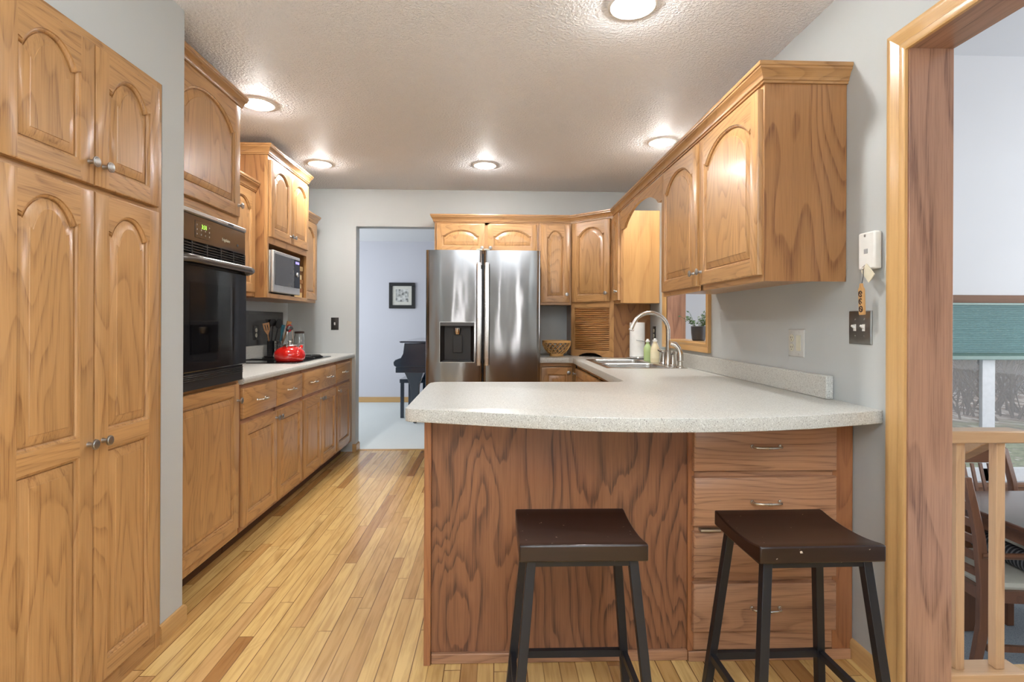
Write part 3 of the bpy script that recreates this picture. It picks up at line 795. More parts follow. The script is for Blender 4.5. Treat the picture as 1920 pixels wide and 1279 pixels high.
frame(t, 'E', -1.542, y0, 1.365, 0, .96, .022, [(0, .022), (.733, .755)], [(0, .030, .022, .733), (.365, .415, .022, .733), (.915, .96, .022, .733)])
door(t, 'E', -1.52, 3.624, 1.775, .352, .515, .05, (.325, .05), st=.05)
door(t, 'E', -1.52, 3.981, 1.775, .352, .515, .05, (.028, .05), st=.05)
ob('crown_moulding', sweep(new(), [(-1.918, 3.605), (-1.52, 3.605), (-1.52, 4.36), (-1.918, 4.36)], CROWN, 2.318, (1, 0, 1)), [CROWNY, CROWNX], t)
t = thing('wall_cabinet', 'narrow oak wall cabinet at the far end of the left wall', 'cabinet', (-1.76, 4.58, 1.37), 'oak wall cabinets on the left wall')
bx('body', (-1.918, -1.622, 4.362, 4.80, 1.37, 2.075), OAK, t)
frame(t, 'E', -1.622, 4.362, 1.37, 0, .705, .022, [(0, .03), (.408, .438)], [(0, .035, .03, .408), (.675, .705, .03, .408)])
door(t, 'E', -1.60, 4.380, 1.395, .40, .665, .06, (.03, .07))
ob('crown_moulding', sweep(new(), [(-1.60, 4.362), (-1.60, 4.80), (-1.918, 4.80)], CROWN, 2.072, (0, 1)), [CROWNY, CROWNX], t)

# microwave
t = thing('microwave', 'silver countertop microwave in the open bay of the left cabinet', 'microwave', (-1.68, 3.87, 1.3955))
bx('case', (-1.87, -1.515, 3.640, 4.135, 1.405, 1.690), plain('microwave_silver_case', (.50, .49, .47), .32, .8), t, .008)
bm = box(new(), -1.515, -1.495, 3.640, 4.135, 1.405, 1.690)
ob('front', bm, plain('microwave_silver_front', (.62, .61, .59), .3, .7), t, bevel=.006)
bx('door_glass', (-1.4955, -1.491, 3.665, 4.005, 1.455, 1.668), plain('microwave_glass', (.10, .10, .10), .12, .2, .7), t, .003)
c = bx('control_panel', (-1.4955, -1.491, 4.010, 4.120, 1.455, 1.668), BLACKG, t, .002)
bx('display', (-1.491, -1.4900, 4.03, 4.10, 1.635, 1.652), plain('blue_violet_led', (.1, .08, .3), .4, emit=(.35, .3, 1), es=1.5), c)
ob('dial', lathe(new(), [(.0001, 0), (.018, 0), (.016, .008), (.0001, .008)], (-1.4905, 4.065, 1.555), 20, M=Matrix.Rotation(PI / 2, 4, 'Y')), SILV, c)
for q, yy in enumerate((3.67, 4.10)):
    ob('foot', lathe(new(), [(.0001, 0), (.014, 0), (.012, .009), (.0001, .009)], (-1.54, yy, 1.3962), 12), BLACKP, t)
    ob('foot', lathe(new(), [(.0001, 0), (.014, 0), (.012, .009), (.0001, .009)], (-1.84, yy, 1.3962), 12), BLACKP, t)
# flat stack of books beside the microwave
zz = 1.3962
bc = [(srgb(206, 180, 130), 'cream'), (srgb(128, 82, 46), 'brown'), (srgb(212, 190, 148), 'pale'), (srgb(150, 104, 60), 'tan'), (srgb(216, 198, 156), 'ivory'), (srgb(120, 84, 52), 'dark brown'), (srgb(200, 172, 122), 'sand')]
posn = ['lowest of the stack', 'second from the bottom', 'third from the bottom', 'in the middle of the stack', 'third from the top', 'second from the top', 'topmost of the stack']
for i, (c_, nm) in enumerate(bc):
    hgt = [.040, .032, .038, .030, .040, .028, .034][i]; dx = R.uniform(0, .02)
    t = thing('book', '%s book lying flat right of the microwave, %s' % (nm, posn[i]), 'book', (-1.63, 4.25, zz), 'books stacked beside the microwave')
    bx('pages', (-1.735, -1.548 - dx, 4.168, 4.326, zz + .003, zz + hgt - .003), PAPER, t)
    bm = box(new(), -1.74, -1.545 - dx, 4.165, 4.330, zz, zz + .0025); box(bm, -1.74, -1.545 - dx, 4.165, 4.330, zz + hgt - .0025, zz + hgt); box(bm, -1.547 - dx, -1.543 - dx, 4.165, 4.330, zz, zz + hgt)
    ob('cover', bm, plain('book_cover_' + nm, c_, .6), t); zz += hgt + .0006

# ------------------------------------------------------------------ wall plates
def plate(name, label, cat, facing, x, y, z, w, h, kind, mat, group=None):
    """x,y,z centre on the wall"""
    t = thing(name, label, cat, (x, y, z), group); M = MX(facing, x, y, z)
    bm = new(); e = .004
    loft(bm, [[(sx * (w / 2 - d), yy, sz * (h / 2 - d)) for sx, sz in ((-1, -1), (1, -1), (1, 1), (-1, 1))] for d, yy in ((0, 0), (0, -.002), (.003, -.0055), (.004, -.006))])
    ob('plate', bm, mat, t, M)
    def scr(px, pz):
        ob('screw', lathe(new(), [(.0001, 0), (.0035, 0), (.0028, .0012), (.0001, .0014)], (0, 0, 0), 12, M=Matrix.Rotation(PI / 2, 4, 'X')), mat, t, M @ Matrix.Translation((px, -.006, pz)))
    for k, px in kind:
        if k == 'toggle':
            bm = box(new(), -.006, .006, -.0075, -.006, -.012, .012)
            loft(bm, [[(-.0045, -.007, -.004), (.0045, -.007, -.004), (.0045, -.007, .006), (-.0045, -.007, .006)], [(-.0035, -.019, .004), (.0035, -.019, .004), (.0035, -.017, .010), (-.0035, -.017, .010)]])
            ob('toggle', bm, WHITEP, t, M @ Matrix.Translation((px, 0, 0))); scr(px, .030); scr(px, -.030)
        if k == 'duplex':
            for s in (-1, 1):
                bm = new(); lathe(bm, [(.0001, 0), (.0165, 0), (.0160, .0022), (.0001, .0025)], (0, 0, 0), 24, M=Matrix.Rotation(PI / 2, 4, 'X'))
                o = ob('socket', bm, CREAM if cat != 'x' else mat, t, M @ Matrix.Translation((px, -.006, s * .0205)))
                bm = box(new(), -.007, -.0052, -.0031, -.0024, -.002, .007); box(bm, .0052, .007, -.0031, -.0024, -.002, .007); box(bm, -.002, .002, -.0031, -.0024, -.010, -.006)
                ob('slots', bm, BLACKP, o, M @ Matrix.Translation((px, -.006, s * .0205)))
            scr(px, 0)
        if k == 'rocker':
            bx('rocker', (-.0165, .0165, -.0085, -.006, -.033, .033), CREAM, t, .001, M=M @ Matrix.Translation((px, 0, 0))); scr(px, .047); scr(px, -.047)
    return t
PL = plain('plate_pewter', (.25, .24, .23), .32, 1); PLD = plain('plate_dark', (.05, .047, .045), .35, .6)
PLG = plain('plate_painted_grey', srgb(196, 195, 190), .5)
plate('light_switch', 'single white toggle switch on a dark plate beside the opening to the piano room', 'light switch', 'S', -1.487, BY - .0005, 1.188, .070, .115, [('toggle', 0)], PLD)
plate('light_switch', 'double white toggle switch on a pewter plate beside the cased opening', 'light switch', 'W', RX - .0005, 1.846, 1.189, .116, .118, [('toggle', .023), ('toggle', -.023)], PL)
plate('outlet', 'outlet and rocker switch on a grey plate on the right wall above the bar', 'outlet', 'W', RX - .0005, 2.245, 1.120, .118, .118, [('duplex', -.028), ('rocker', .023)], PLG)
plate('outlet', 'dark outlet plate on the right wall between the paper towels and the pass-through', 'outlet', 'W', RX - .0005, 4.29, 1.122, .072, .115, [('duplex', 0)], PLD)
plate('outlet', 'outlet with cream sockets on the dark tile behind the utensils', 'outlet', 'E', -1.9105, 4.315, 1.115, .072, .115, [('duplex', 0)], PLD)

# ------------------------------------------------------------------ refrigerator
fx0, fx1, fy = -.546, .357, 4.19
t = thing('refrigerator', 'stainless side-by-side refrigerator with water dispenser in the left door', 'refrigerator', (-.095, 4.6, 0))
bx('cabinet', (fx0 + .004, fx1 - .004, fy + .085, 4.94, .02, 1.755), plain('fridge_side_grey', (.18, .18, .185), .4, .5), t, .004)
bm = box(new(), fx0 + .01, fx1 - .01, fy + .06, fy + .09, .02, .09)
ob('base_grille', bm, BLACKP, t)
split = -.098
def fdoor(xa, xb, hole=None):
    bm = new(); z0, z1 = .10, 1.772; N = 14
    def yf(x):
        u = (x - xa) / (xb - xa); r = .018
        edge = 0
        for q in (x - xa, xb - x):
            if q < r: edge = r - math.sqrt(max(0, r * r - (r - q) ** 2))
        return fy + .010 - .010 * (1 - (2 * u - 1) ** 2) + edge
    xs = [xa, xa + .003, xa + .008, xa + .018]
    if hole: xs += [hole[0], hole[1]]
    xs += [xa + (xb - xa) * k / N for k in range(1, N)] + [xb - .018, xb - .008, xb - .003, xb]
    xs = sorted(set(x for x in xs if xa <= x <= xb))
    zs = [z0, z1] if not hole else [z0, hole[2], hole[3], z1]
    g = [[bm.verts.new((x, yf(x), z)) for z in zs] for x in xs]
    for i in range(len(xs) - 1):
        for j in range(len(zs) - 1):
            if hole and j == 1 and xs[i] >= hole[0] - 1e-6 and xs[i + 1] <= hole[1] + 1e-6: continue
            bm.faces.new((g[i][j], g[i + 1][j], g[i + 1][j + 1], g[i][j + 1]))
    yb_ = fy + .078
    for pa, pb in zip(g, g[1:]):
        for j, z in ((0, z0), (-1, z1)):
            bm.faces.new((pa[j], bm.verts.new((pa[j].co.x, yb_, z)), bm.verts.new((pb[j].co.x, yb_, z)), pb[j]))
    for col_ in (g[0], g[-1]):
        x = col_[0].co.x
        bm.faces.new([c for c in col_] + [bm.verts.new((x, yb_, z1)), bm.verts.new((x, yb_, z0))])
    bm.faces.new([bm.verts.new(p) for p in ((xa, yb_, z0), (xb, yb_, z0), (xb, yb_, z1), (xa, yb_, z1))])
    bmesh.ops.remove_doubles(bm, verts=bm.verts, dist=1e-5)
    return bm, yf
H = (-.432, -.165, .893, 1.205)
bm, yf = fdoor(fx0, split - .003, H); dl = ob('door', bm, STEELF, t)
bm, yf2 = fdoor(split + .003, fx1); dr = ob('door', bm, STEELF, t)
# dispenser niche
DG = plain('dispenser_dark', (.014, .012, .011), .45)
bm = new(); yo = yf(-.3) + .001; yi = yo + .065
a = [(H[0], yo, H[2]), (H[1], yo, H[2]), (H[1], yo, H[3]), (H[0], yo, H[3])]
b_ = [(H[0] + .03, yi, H[2] + .012), (H[1] - .03, yi, H[2] + .012), (H[1] - .03, yi, H[3] - .03), (H[0] + .03, yi, H[3] - .03)]
vs = [[bm.verts.new(p) for p in l] for l in (a, b_)]
for i in range(4): bm.faces.new((vs[0][i], vs[0][(i + 1) % 4], vs[1][(i + 1) % 4], vs[1][i]))
bm.faces.new(vs[1])
dn = ob('dispenser_niche', bm, DG, dl)
bx('dispenser_panel', (H[0] + .003, H[1] - .003, yo - .002, yo + .012, H[3] - .028, H[3] - .002), plain('dispenser_band', (.06, .054, .052), .25), dl)
bm = new(); lathe(bm, [(.0001, 0), (.020, 0), (.026, .02), (.028, .05), (.0001, .052)], (-.297, yo + .035, H[3] - .095), 20)
ob('nozzle', bm, CHROME, dl)
bx('paddle', (-.335, -.259, yi - .02, yi - .012, H[2] + .07, H[3] - .10), DG, dl, .003)
bx('drip_tray', (H[0] + .02, H[1] - .02, yo + .004, yi, H[2] + .001, H[2] + .010), BLACKP, dl)
bm = new()
for a, b in (((H[0] - .003, H[2] - .003), (H[1] + .003, H[2])), ((H[0] - .003, H[3]), (H[1] + .003, H[3] + .003)), ((H[0] - .003, H[2]), (H[0], H[3])), ((H[1], H[2]), (H[1] + .003, H[3]))):
    box(bm, a[0], b[0], yf(-.3) - .002, yf(-.3) + .004, a[1], b[1])
ob('dispenser_trim', bm, STEEL, dl)
for s, dd, xx in ((-1, dl, split - .030), (1, dr, split + .032)):
    bm = new(); loops = []
    for k in range(25):
        u = k / 24; z = .87 + u * .80; y = fy - .060 + .012 * (2 * u - 1) ** 2
        w = .016
        loops.append([(xx - w, y, z), (xx - w * .6, y - .006, z), (xx + w * .6, y - .006, z), (xx + w, y, z), (xx + w, y + .008, z), (xx - w, y + .008, z)])
    loft(bm, loops)
    for z in (.895, 1.645): box(bm, xx - .010, xx + .010, fy - .046, fy + .006, z - .015, z + .015)
    ob('handle', bm, STEEL, dd)
for xx in (split - .03, split + .03):
    bx('hinge_cover', (xx - .022, xx + .022, fy + .02, fy + .075, 1.7725, 1.785), CREAM, t, .004)

# ------------------------------------------------------------------ back and right wall cabinets
UY, UX = 4.70, .984     # frame front planes
def upper_back(label, x0, x1, z0, z1, doors, st=.05, arch=.05):
    t = thing('wall_cabinet', label, 'cabinet', ((x0 + x1) / 2, 4.85, z0), 'oak wall cabinets along the back wall')
    bx('body', (x0, x1, UY + .022, BY - .002, z0, z1), OAK, t)
    stl = [(0, .03), (x1 - x0 - .03, x1 - x0)]
    if len(doors) == 2: stl.append(((x1 - x0) / 2 - .02, (x1 - x0) / 2 + .02))
    frame(t, 'S', x0, UY + .022, z0, 0, z1 - z0, .022, stl, [(0, .025, .03, x1 - x0 - .03), (z1 - z0 - .03, z1 - z0, .03, x1 - x0 - .03)])
    for a, b, k in doors:
        w = b - a; h = z1 - z0 - .045
        door(t, 'S', a, UY, z0 + .022, w, h, arch, (w - .025 if k > 0 else .025, .035 if h < .4 else .07), st=st, bot=.05)
    return t
upper_back('short oak wall cabinet above the refrigerator with two arched doors', -.535, .383, 1.80, 2.09, [(-.515, -.093, 1), (-.069, .365, -1)])
upper_back('oak wall cabinet with one arched door right of the refrigerator', .385, .671, 1.362, 2.09, [(.402, .654, 1)], arch=.055)
# corner cabinet with tambour garage
ang = math.atan2(4.40 - 4.70, .984 - .673)
t = thing('corner_cabinet', 'angled oak corner cabinet with arched door over a roll-front appliance garage', 'cabinet', (1.0, 4.75, .915))
poly = [(.673, 4.998), (.673, 4.722), (.690, 4.706), (.984 + .0, 4.423), (.9841, 4.402), (1.290, 4.402), (1.290, 4.998)]
bm = prism(new(), poly, lambda u, v, s: (u, v, s), 1.362, 2.080)
ob('body', bm, OAK, t)
poly2 = [(.673, 4.998), (.673, 4.722), (.690, 4.720), (.690, 4.99), (1.28, 4.99), (1.28, 4.42), (.984, 4.42), (.984, 4.402), (1.290, 4.402), (1.290, 4.998)]
ob('garage_sides', prism(new(), poly2, lambda u, v, s: (u, v, s), .9152, 1.361), PLY2, t)
Ld = math.hypot(.984 - .673, .3)
M = Matrix.Translation((.673, 4.70, 0)) @ Matrix.Rotation(ang, 4, 'Z')
# frame of the whole front (upper + garage)
bm = new()
def apron(z): return z
for a, b in ((0, .035), (Ld - .045, Ld)): box(bm, a, b, 0, .02, .9155, 2.09, 0)
for z0, z1 in ((1.335, 1.392), (2.055, 2.09)): box(bm, .035, Ld - .045, 0, .02, z0, z1, 1)
ap = [(.035, .9155), (.075, .9155), (.10, .93), (.15, .945), (.20, .948), (.25, .945), (.30, .93), (.325, .9155), (Ld - .045, .9155), (Ld - .045, .972), (.035, .972)]
prism(bm, ap, lambda u, v, s: (u, s, v), 0, .02, 1)
ob('face_frame', bm, [OAK, OAKX], t, M, bevel=.001)
bm = new(); nsl = 22
for i in range(nsl):
    z = .973 + i * (1.334 - .973) / nsl; hh = (1.334 - .973) / nsl
    prof = [(.016, z + .0003), (.014, z + .0016), (.006, z + .0042), (.0030, z + hh * .5), (.006, z + hh - .0042), (.014, z + hh - .0016), (.016, z + hh - .0003)]
    prism(bm, prof, lambda u, v, s: (s, u, v), .036, Ld - .046)
ob('tambour', bm, TAMB, t, M)
Md = Matrix.Translation((.673, 4.70, 0)) @ Matrix.Rotation(ang, 4, 'Z') @ Matrix.Translation((.022, 0, 1.385))
w, h = Ld - .052, .690
o = ob('door', door_mesh(w, h, [(.058, h - .05, .06)], .055), [OAK, OAKX], t, Md); knob(o, Md, w - .03, .07)
# narrow cabinet right after the corner
t = thing('wall_cabinet', 'narrow oak wall cabinet between the corner cabinet and the sink window', 'cabinet', (1.14, 4.28, 1.362), 'oak wall cabinets on the right wall')
bx('body', (UX + .022, RX - .002, 4.16, 4.400, 1.362, 2.09), oak('oak_side_light', srgb(214, 168, 110), srgb(176, 122, 70), 'Z', rings=8, amp=.6, scale=.8), t)
frame(t, 'W', UX + .022, 4.400, 1.362, 0, .728, .022, [(0, .03), (.215, .24)], [(0, .025, .03, .215), (.698, .728, .03, .215)])
door(t, 'W', UX, 4.375, 1.385, .20, .69, .04, (.172, .07), st=.045)
# valance
o_poly = []
y0, y1 = 3.105, 4.158; zt = 2.09
n = 40
low = []
for k in range(n + 1):
    u = k / n; y = y0 + (y1 - y0) * u; d = abs(2 * u - 1)
    if d > .80: z = 1.935
    elif d > .72: z = 1.935 + .03 * (1 - (d - .72) / .08)
    else: z = 1.965 + .075 * (1 - (d / .72) ** 2.2)
    low.append((y, z))
bm = new()
g4 = [[(bm.verts.new((UX + .001, y, z)), bm.verts.new((UX + .001, y, 2.081)), bm.verts.new((UX + .021, y, 2.081)), bm.verts.new((UX + .021, y, z))) for y, z in low]][0]
for a, b in zip(g4, g4[1:]):
    for q in range(4): bm.faces.new((a[q], b[q], b[(q + 1) % 4], a[(q + 1) % 4]))
bm.faces.new(g4[0]); bm.faces.new(g4[-1][::-1])
tag(ob('valance', bm, OAKY), 'arched oak valance board over the sink between two right wall cabinets', 'valance')
# near double cabinet
t = thing('wall_cabinet', 'large oak wall cabinet with two arched doors hanging nearest on the right wall', 'cabinet', (1.14, 2.48, 1.362), 'oak wall cabinets on the right wall')
Ya, Yb_ = 1.925, 3.102
bm = box(new(), UX + .022, RX - .002, Ya + .006, Yb_, 1.375, 2.09); box(bm, UX + .022, RX - .002, Ya + .006, Ya + .02, 1.362, 1.375); 
ob('body', bm, OAK, t)
bx('side_panel', (UX + .001, RX - .002, Ya, Ya + .0055, 1.358, 2.09), PLY2, t, label='figured oak veneer end panel')
frame(t, 'W', UX + .022, Yb_, 1.358, 0, .732, .022, [(0, .035), (.577, .615), (1.150, 1.171)], [(0, .035, .035, 1.150), (.69, .732, .035, 1.150)])
door(t, 'W', UX, 3.075, 1.382, .538, .685, .075, (.51, .062))
door(t, 'W', UX, 2.502, 1.382, .565, .685, .075, (.03, .062))
# crown running over the whole right and back run
path = [(-.535, 4.998), (-.535, UY), (.673, UY), (UX, 4.40), (UX, Ya), (RX - .001, Ya)]
tag(ob('crown_moulding', sweep(new(), path, CROWN, 2.083, (1, 0, 0, 1, 0)), [CROWNX, CROWNY]), 'continuous oak crown moulding on top of the back and right wall cabinets', 'crown moulding')

# ------------------------------------------------------------------ base cabinets, back and right
def base_unit(label, body, toe, group='oak base cabinets under the L-shaped counter', top=.870):
    t = thing('base_cabinet', label, 'cabinet', ((body[0] + body[1]) / 2, (body[2] + body[3]) / 2, 0), group)
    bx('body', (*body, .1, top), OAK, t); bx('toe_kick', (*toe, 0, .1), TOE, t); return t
t = base_unit('oak base cabinet below the wicker bowl, right of the refrigerator', (.372, .680, 4.482, 4.99), (.372, .680, 4.54, 4.99))
frame(t, 'S', .372, 4.482, .1, 0, .77, .022, [(0, .025), (.27, .308)], [(0, .04, .025, .27), (.74, .77, .025, .27)])
door(t, 'S', .388, 4.46, .128, .256, .705, 0, (.226, .66), st=.05)
t = base_unit('oak sink base cabinet behind the bar, facing left', (.702, 1.285, 3.00, 4.40), (.76, 1.285, 3.00, 4.40), top=.745)
frame(t, 'W', .702, 4.40, .1, 0, .77, .022, [(0, .035), (.455, .48), (.91, .94), (1.37, 1.4)], [(0, .04, .035, 1.37), (.74, .77, .035, 1.37)])
door(t, 'W', .680, 4.372, .128, .445, .705, 0, (.03, .66), st=.05)
door(t, 'W', .680, 3.922, .128, .445, .705, 0, (.415, .66), st=.05)
door(t, 'W', .680, 3.470, .128, .440, .705, 0, (.03, .66), st=.05)

# peninsula: veneered back panel cabinet and the drawer cabinet
t = thing('peninsula_cabinet', 'oak veneer peninsula cabinet under the breakfast bar', 'cabinet', (.22, 2.2, 0))
bx('body', (-.235, .678, 1.905, 2.535, .0, .869), OAK, t)
bx('back_panel', (-.221, .690, 1.893, 1.904, .036, .869), PLY, t, label='bold flame-grained oak veneer panel')
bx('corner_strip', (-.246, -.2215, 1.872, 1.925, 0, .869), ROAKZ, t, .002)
bx('base_strip', (-.221, .690, 1.880, 1.904, 0, .035), ROAKX, t, .003)
t = thing('drawer_cabinet', 'oak cabinet with a stack of four drawers facing the bar stools', 'cabinet', (.99, 2.2, 0))
bx('body', (.692, 1.272, 1.905, 2.535, .0, .869), OAK, t)
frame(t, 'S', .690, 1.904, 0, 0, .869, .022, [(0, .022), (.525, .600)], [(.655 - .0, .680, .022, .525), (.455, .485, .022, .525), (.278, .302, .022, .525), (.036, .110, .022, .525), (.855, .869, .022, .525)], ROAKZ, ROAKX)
bx('base_strip', (.6905, 1.280, 1.872, 1.881, 0, .035), ROAKX, t, .002)
for z0, z1 in ((.678, .855), (.483, .657), (.300, .462), (.108, .281)):
    drawer(t, 'S', .704, 1.882, z0, .517, z1 - z0, (.5,), ROAKX)
bx('metal_strip', (.728, .80, 1.858, 1.8815, .466, .474), SILV, t, .001, label='thin metal edge strip')

# ------------------------------------------------------------------ main countertop with sink cut-out
front = [(-.300, 1.800), (-.288, 1.785), (-.24, 1.772), (-.137, 1.740), (0, 1.697), (.118, 1.661), (.277, 1.621), (.40, 1.604), (.52, 1.597), (.63, 1.598), (.76, 1.607), (.88, 1.623), (1.00, 1.648), (1.131, 1.688), (1.22, 1.715), (1.2925, 1.738)]
rest = [(1.2925, 4.998), (.366, 4.998), (.366, 4.422), (.615, 4.422), (.643, 4.394), (.643, 2.64), (.603, 2.600), (-.262, 2.600), (-.292, 2.585), (-.308, 2.555), (-.312, 2.50)]
sx0, sx1, sy0, sy1 = .735, 1.215, 3.385, 4.175
def rrect(x0, x1, y0, y1, r, n=6):
    p = []
    for cx, cy, a0 in ((x1 - r, y1 - r, 0), (x0 + r, y1 - r, 90), (x0 + r, y0 + r, 180), (x1 - r, y0 + r, 270)):
        for k in range(n + 1):
            a = math.radians(a0 + 90 * k / n); p.append((cx + r * math.cos(a), cy + r * math.sin(a)))
    return p
t = thing('countertop', 'pale speckled laminate L-shaped countertop with curved breakfast bar edge', 'countertop', (.6, 2.6, .872))
flat2d('worktop', [front + rest, rrect(sx0, sx1, sy0, sy1, .03)], .870, .914, CTR, .003, 2, t)
bm = box(new(), 1.262, 1.291, 1.995, 4.400, .9145, 1.003)
ob('backsplash', bm, CTR, t, bevel=.003)
bm = box(new(), .366, .6725, 4.972, 4.997, .9145, 1.003)
ob('backsplash', bm, CTR, t, bevel=.003)

# sink
t = thing('sink', 'double-bowl stainless steel sink set in the right counter', 'sink', (.975, 3.78, .914))
def bowl_loops(bm, x0, x1, y0, y1):
    L = []
    for d, z, r in ((0, .9172, .05), (.004, .912, .05), (.008, .80, .05), (.02, .765, .05), (.05, .755, .04)):
        L.append([(x, y, z) for x, y in rrect(x0 + d, x1 - d, y0 + d, y1 - d, r, 6)])
    loft(bm, L, 0, True, False); vs = [bm.verts.new(p) for p in L[-1]]; bm.faces.new(vs)
flat2d('rim', [rrect(.712, 1.238, 3.362, 4.198, .035), rrect(.745, 1.125, 3.40, 3.765, .05), rrect(.745, 1.125, 3.795, 4.16, .05)], .9143, .9172, STEEL, .0008, 1, t)
for a, b in ((3.40, 3.765), (3.795, 4.16)):
    bm = new(); bowl_loops(bm, .745, 1.125, a, b); bw = ob('bowl', bm, STEEL, t)
    ob('drain', lathe(new(), [(.0001, .7555), (.038, .7555), (.042, .758), (.036, .759), (.0001, .7565)], (.935, (a + b) / 2, 0), 24), CHROME, bw)
# faucet
fxx, fyy = 1.185, 3.62
t = thing('faucet', 'brushed nickel gooseneck faucet with two lever handles behind the sink', 'faucet', (fxx, fyy, .917))
FZ = .9175
def lev(y, s):
    h = thing_part = ob('handle', tube(lathe(new(), [(.0001, 0), (.030, 0), (.030, .006), (.022, .014), (.017, .05), (.013, .075), (.016, .085), (.012, .092), (.0001, .095)], (fxx, y, FZ), 22), [(fxx, y, FZ + .082), (fxx - .01, y + s * .03, FZ + .086), (fxx - .015, y + s * .058, FZ + .096)], [.009, .007, .009], 10), NICKEL, t)
lev(fyy - .10, -1); lev(fyy + .10, 1)
bm = lathe(new(), [(.0001, 0), (.030, 0), (.031, .01), (.026, .02), (.022, .07), (.020, .095), (.022, .10), (.0001, .101)], (fxx, fyy, FZ), 24)
r = .125; cx_ = fxx - r; zc = 1.150
pts = [(fxx, fyy, FZ + .08), (fxx, fyy, 1.05)] + [(cx_ + r * math.cos(a), fyy - .0, zc + r * math.sin(a)) for a in [PI * k / 18 for k in range(0, 17)]]
ex = pts[-1]; pts += [(ex[0] - .012, ex[1], ex[2] - .030)]
tube(bm, pts, [.0165, .0150] + [.0145] * 10 + [.0135] * 7 + [.0135], 16)
lathe(bm, [(.0145, 0), (.019, .002), (.018, .012), (.0145, .014)], (pts[-1][0] - .002, fyy, pts[-1][2] - .010), 18, M=Matrix.Rotation(.35, 4, 'Y'))
ob('spout', bm, NICKEL, t)
t = thing('side_sprayer', 'brushed nickel side sprayer right of the faucet, angled grey head', 'sprayer', (1.19, 3.395, .917))
ob('body', lathe(new(), [(.0001, 0), (.026, 0), (.025, .006), (.018, .012), (.017, .04), (.021, .045), (.021, .085), (.017, .10), (.0001, .10)], (1.19, 3.395, FZ), 22), NICKEL, t)
bm = new(); tube(bm, [(1.19, 3.395, FZ + .09), (1.182, 3.40, FZ + .125), (1.16, 3.41, FZ + .15), (1.135, 3.415, FZ + .155)], [.017, .016, .017, .014], 14)
ob('head', bm, NICKEL, t)

# paper towels, bottles
px_, py_ = 1.150, 4.285
t = thing('paper_towel_holder', 'steel wire paper towel stand in the corner by the sink', 'paper towel holder', (px_, py_, .914))
bm = lathe(new(), [(.0001, .009), (.080, .009), (.083, .013), (.080, .017), (.0001, .018)], (px_, py_, .9145), 30)
for k in range(3):
    a = k * 2.1 + 4.2; lathe(bm, [(.0001, 0), (.009, .001), (.011, .008), (.006, .011)], (px_ + .055 * math.cos(a), py_ + .055 * math.sin(a), .9145), 12)
ob('base', bm, CHROME, t)
bm = new(); tube(bm, [(px_, py_, .93), (px_, py_, 1.235)], .005, 8); lathe(bm, [(.0001, 0), (.006, 0), (.009, .008), (.005, .016), (.0001, .017)], (px_, py_, 1.232), 12)
ob('post', bm, CHROME, t)
bm = new(); tube(bm, [(px_ + .070, py_ - .02, .93), (px_ + .070, py_ - .03, .99), (px_ + .060, py_ - .055, 1.05), (px_ + .02, py_ - .0655, 1.062), (px_ - .025, py_ - .064, 1.068)], .0025, 8)
ob('tension_arm', bm, CHROME, t)
t = ob('paper_towel_roll', lathe(new(), [(.018, .0), (.058, 0), (.060, .002), (.060, .274), (.058, .276), (.018, .276), (.018, 0)], (px_, py_, .9335), 36), PAPER)
tag(t, 'white paper towel roll on the wire stand near the corner', 'paper towels')
def bottle(x, y, label, liq, capm, h, r, pump=False, lab=None, trans=.6):
    t = thing('soap_bottle', label, 'bottle', (x, y, .9145))
    ob('bottle', lathe(new(), [(.0001, 0), (r * .95, 0), (r, .006), (r, h * .42), (r * .96, h * .60), (r * .55, h * .74), (r * .42, h * .80), (r * .42, h * .86), (.0001, h * .86)], (x, y, .9172 if x < 1.24 else .9145), 26), liq, t)
    ob('cap', lathe(new(), [(.0001, h * .861), (r * .55, h * .861), (r * .52, h * .93), (r * .3, h * .95), (r * .28, h), (.0001, h)], (x, y, .9172), 20), capm, t)
    if lab: ob('label', lathe(new(), [(r + .0005, h * .16), (r + .0008, h * .16), (r + .0008, h * .50), (r + .0005, h * .50)], (x, y, .9172), 26), lab, t)
bottle(1.175, 4.075, 'green dish soap bottle with white cap beside the sink', plain('green_soap', srgb(178, 200, 140), .2, nvar=.02), WHITEP, .165, .030)
bottle(1.180, 3.905, 'cream bottle with pale label and white cap beside the faucet', plain('milky_bottle', srgb(226, 214, 176), .3, nvar=.02), WHITEP, .175, .032, lab=plain('label_cream', srgb(236, 226, 190), .5))
t = thing('soap_bottle', 'white topped round dispenser between the green and cream bottles', 'bottle', (1.205, 3.99, .9145))
ob('bottle', lathe(new(), [(.0001, 0), (.028, 0), (.030, .006), (.030, .09), (.0001, .092)], (1.205, 3.985, .9172), 24), WHITEP, t)
ob('cap', lathe(new(), [(.0001, .093), (.026, .093), (.027, .115), (.018, .14), (.0001, .145)], (1.205, 3.985, .9172), 24), WHITEP, t)

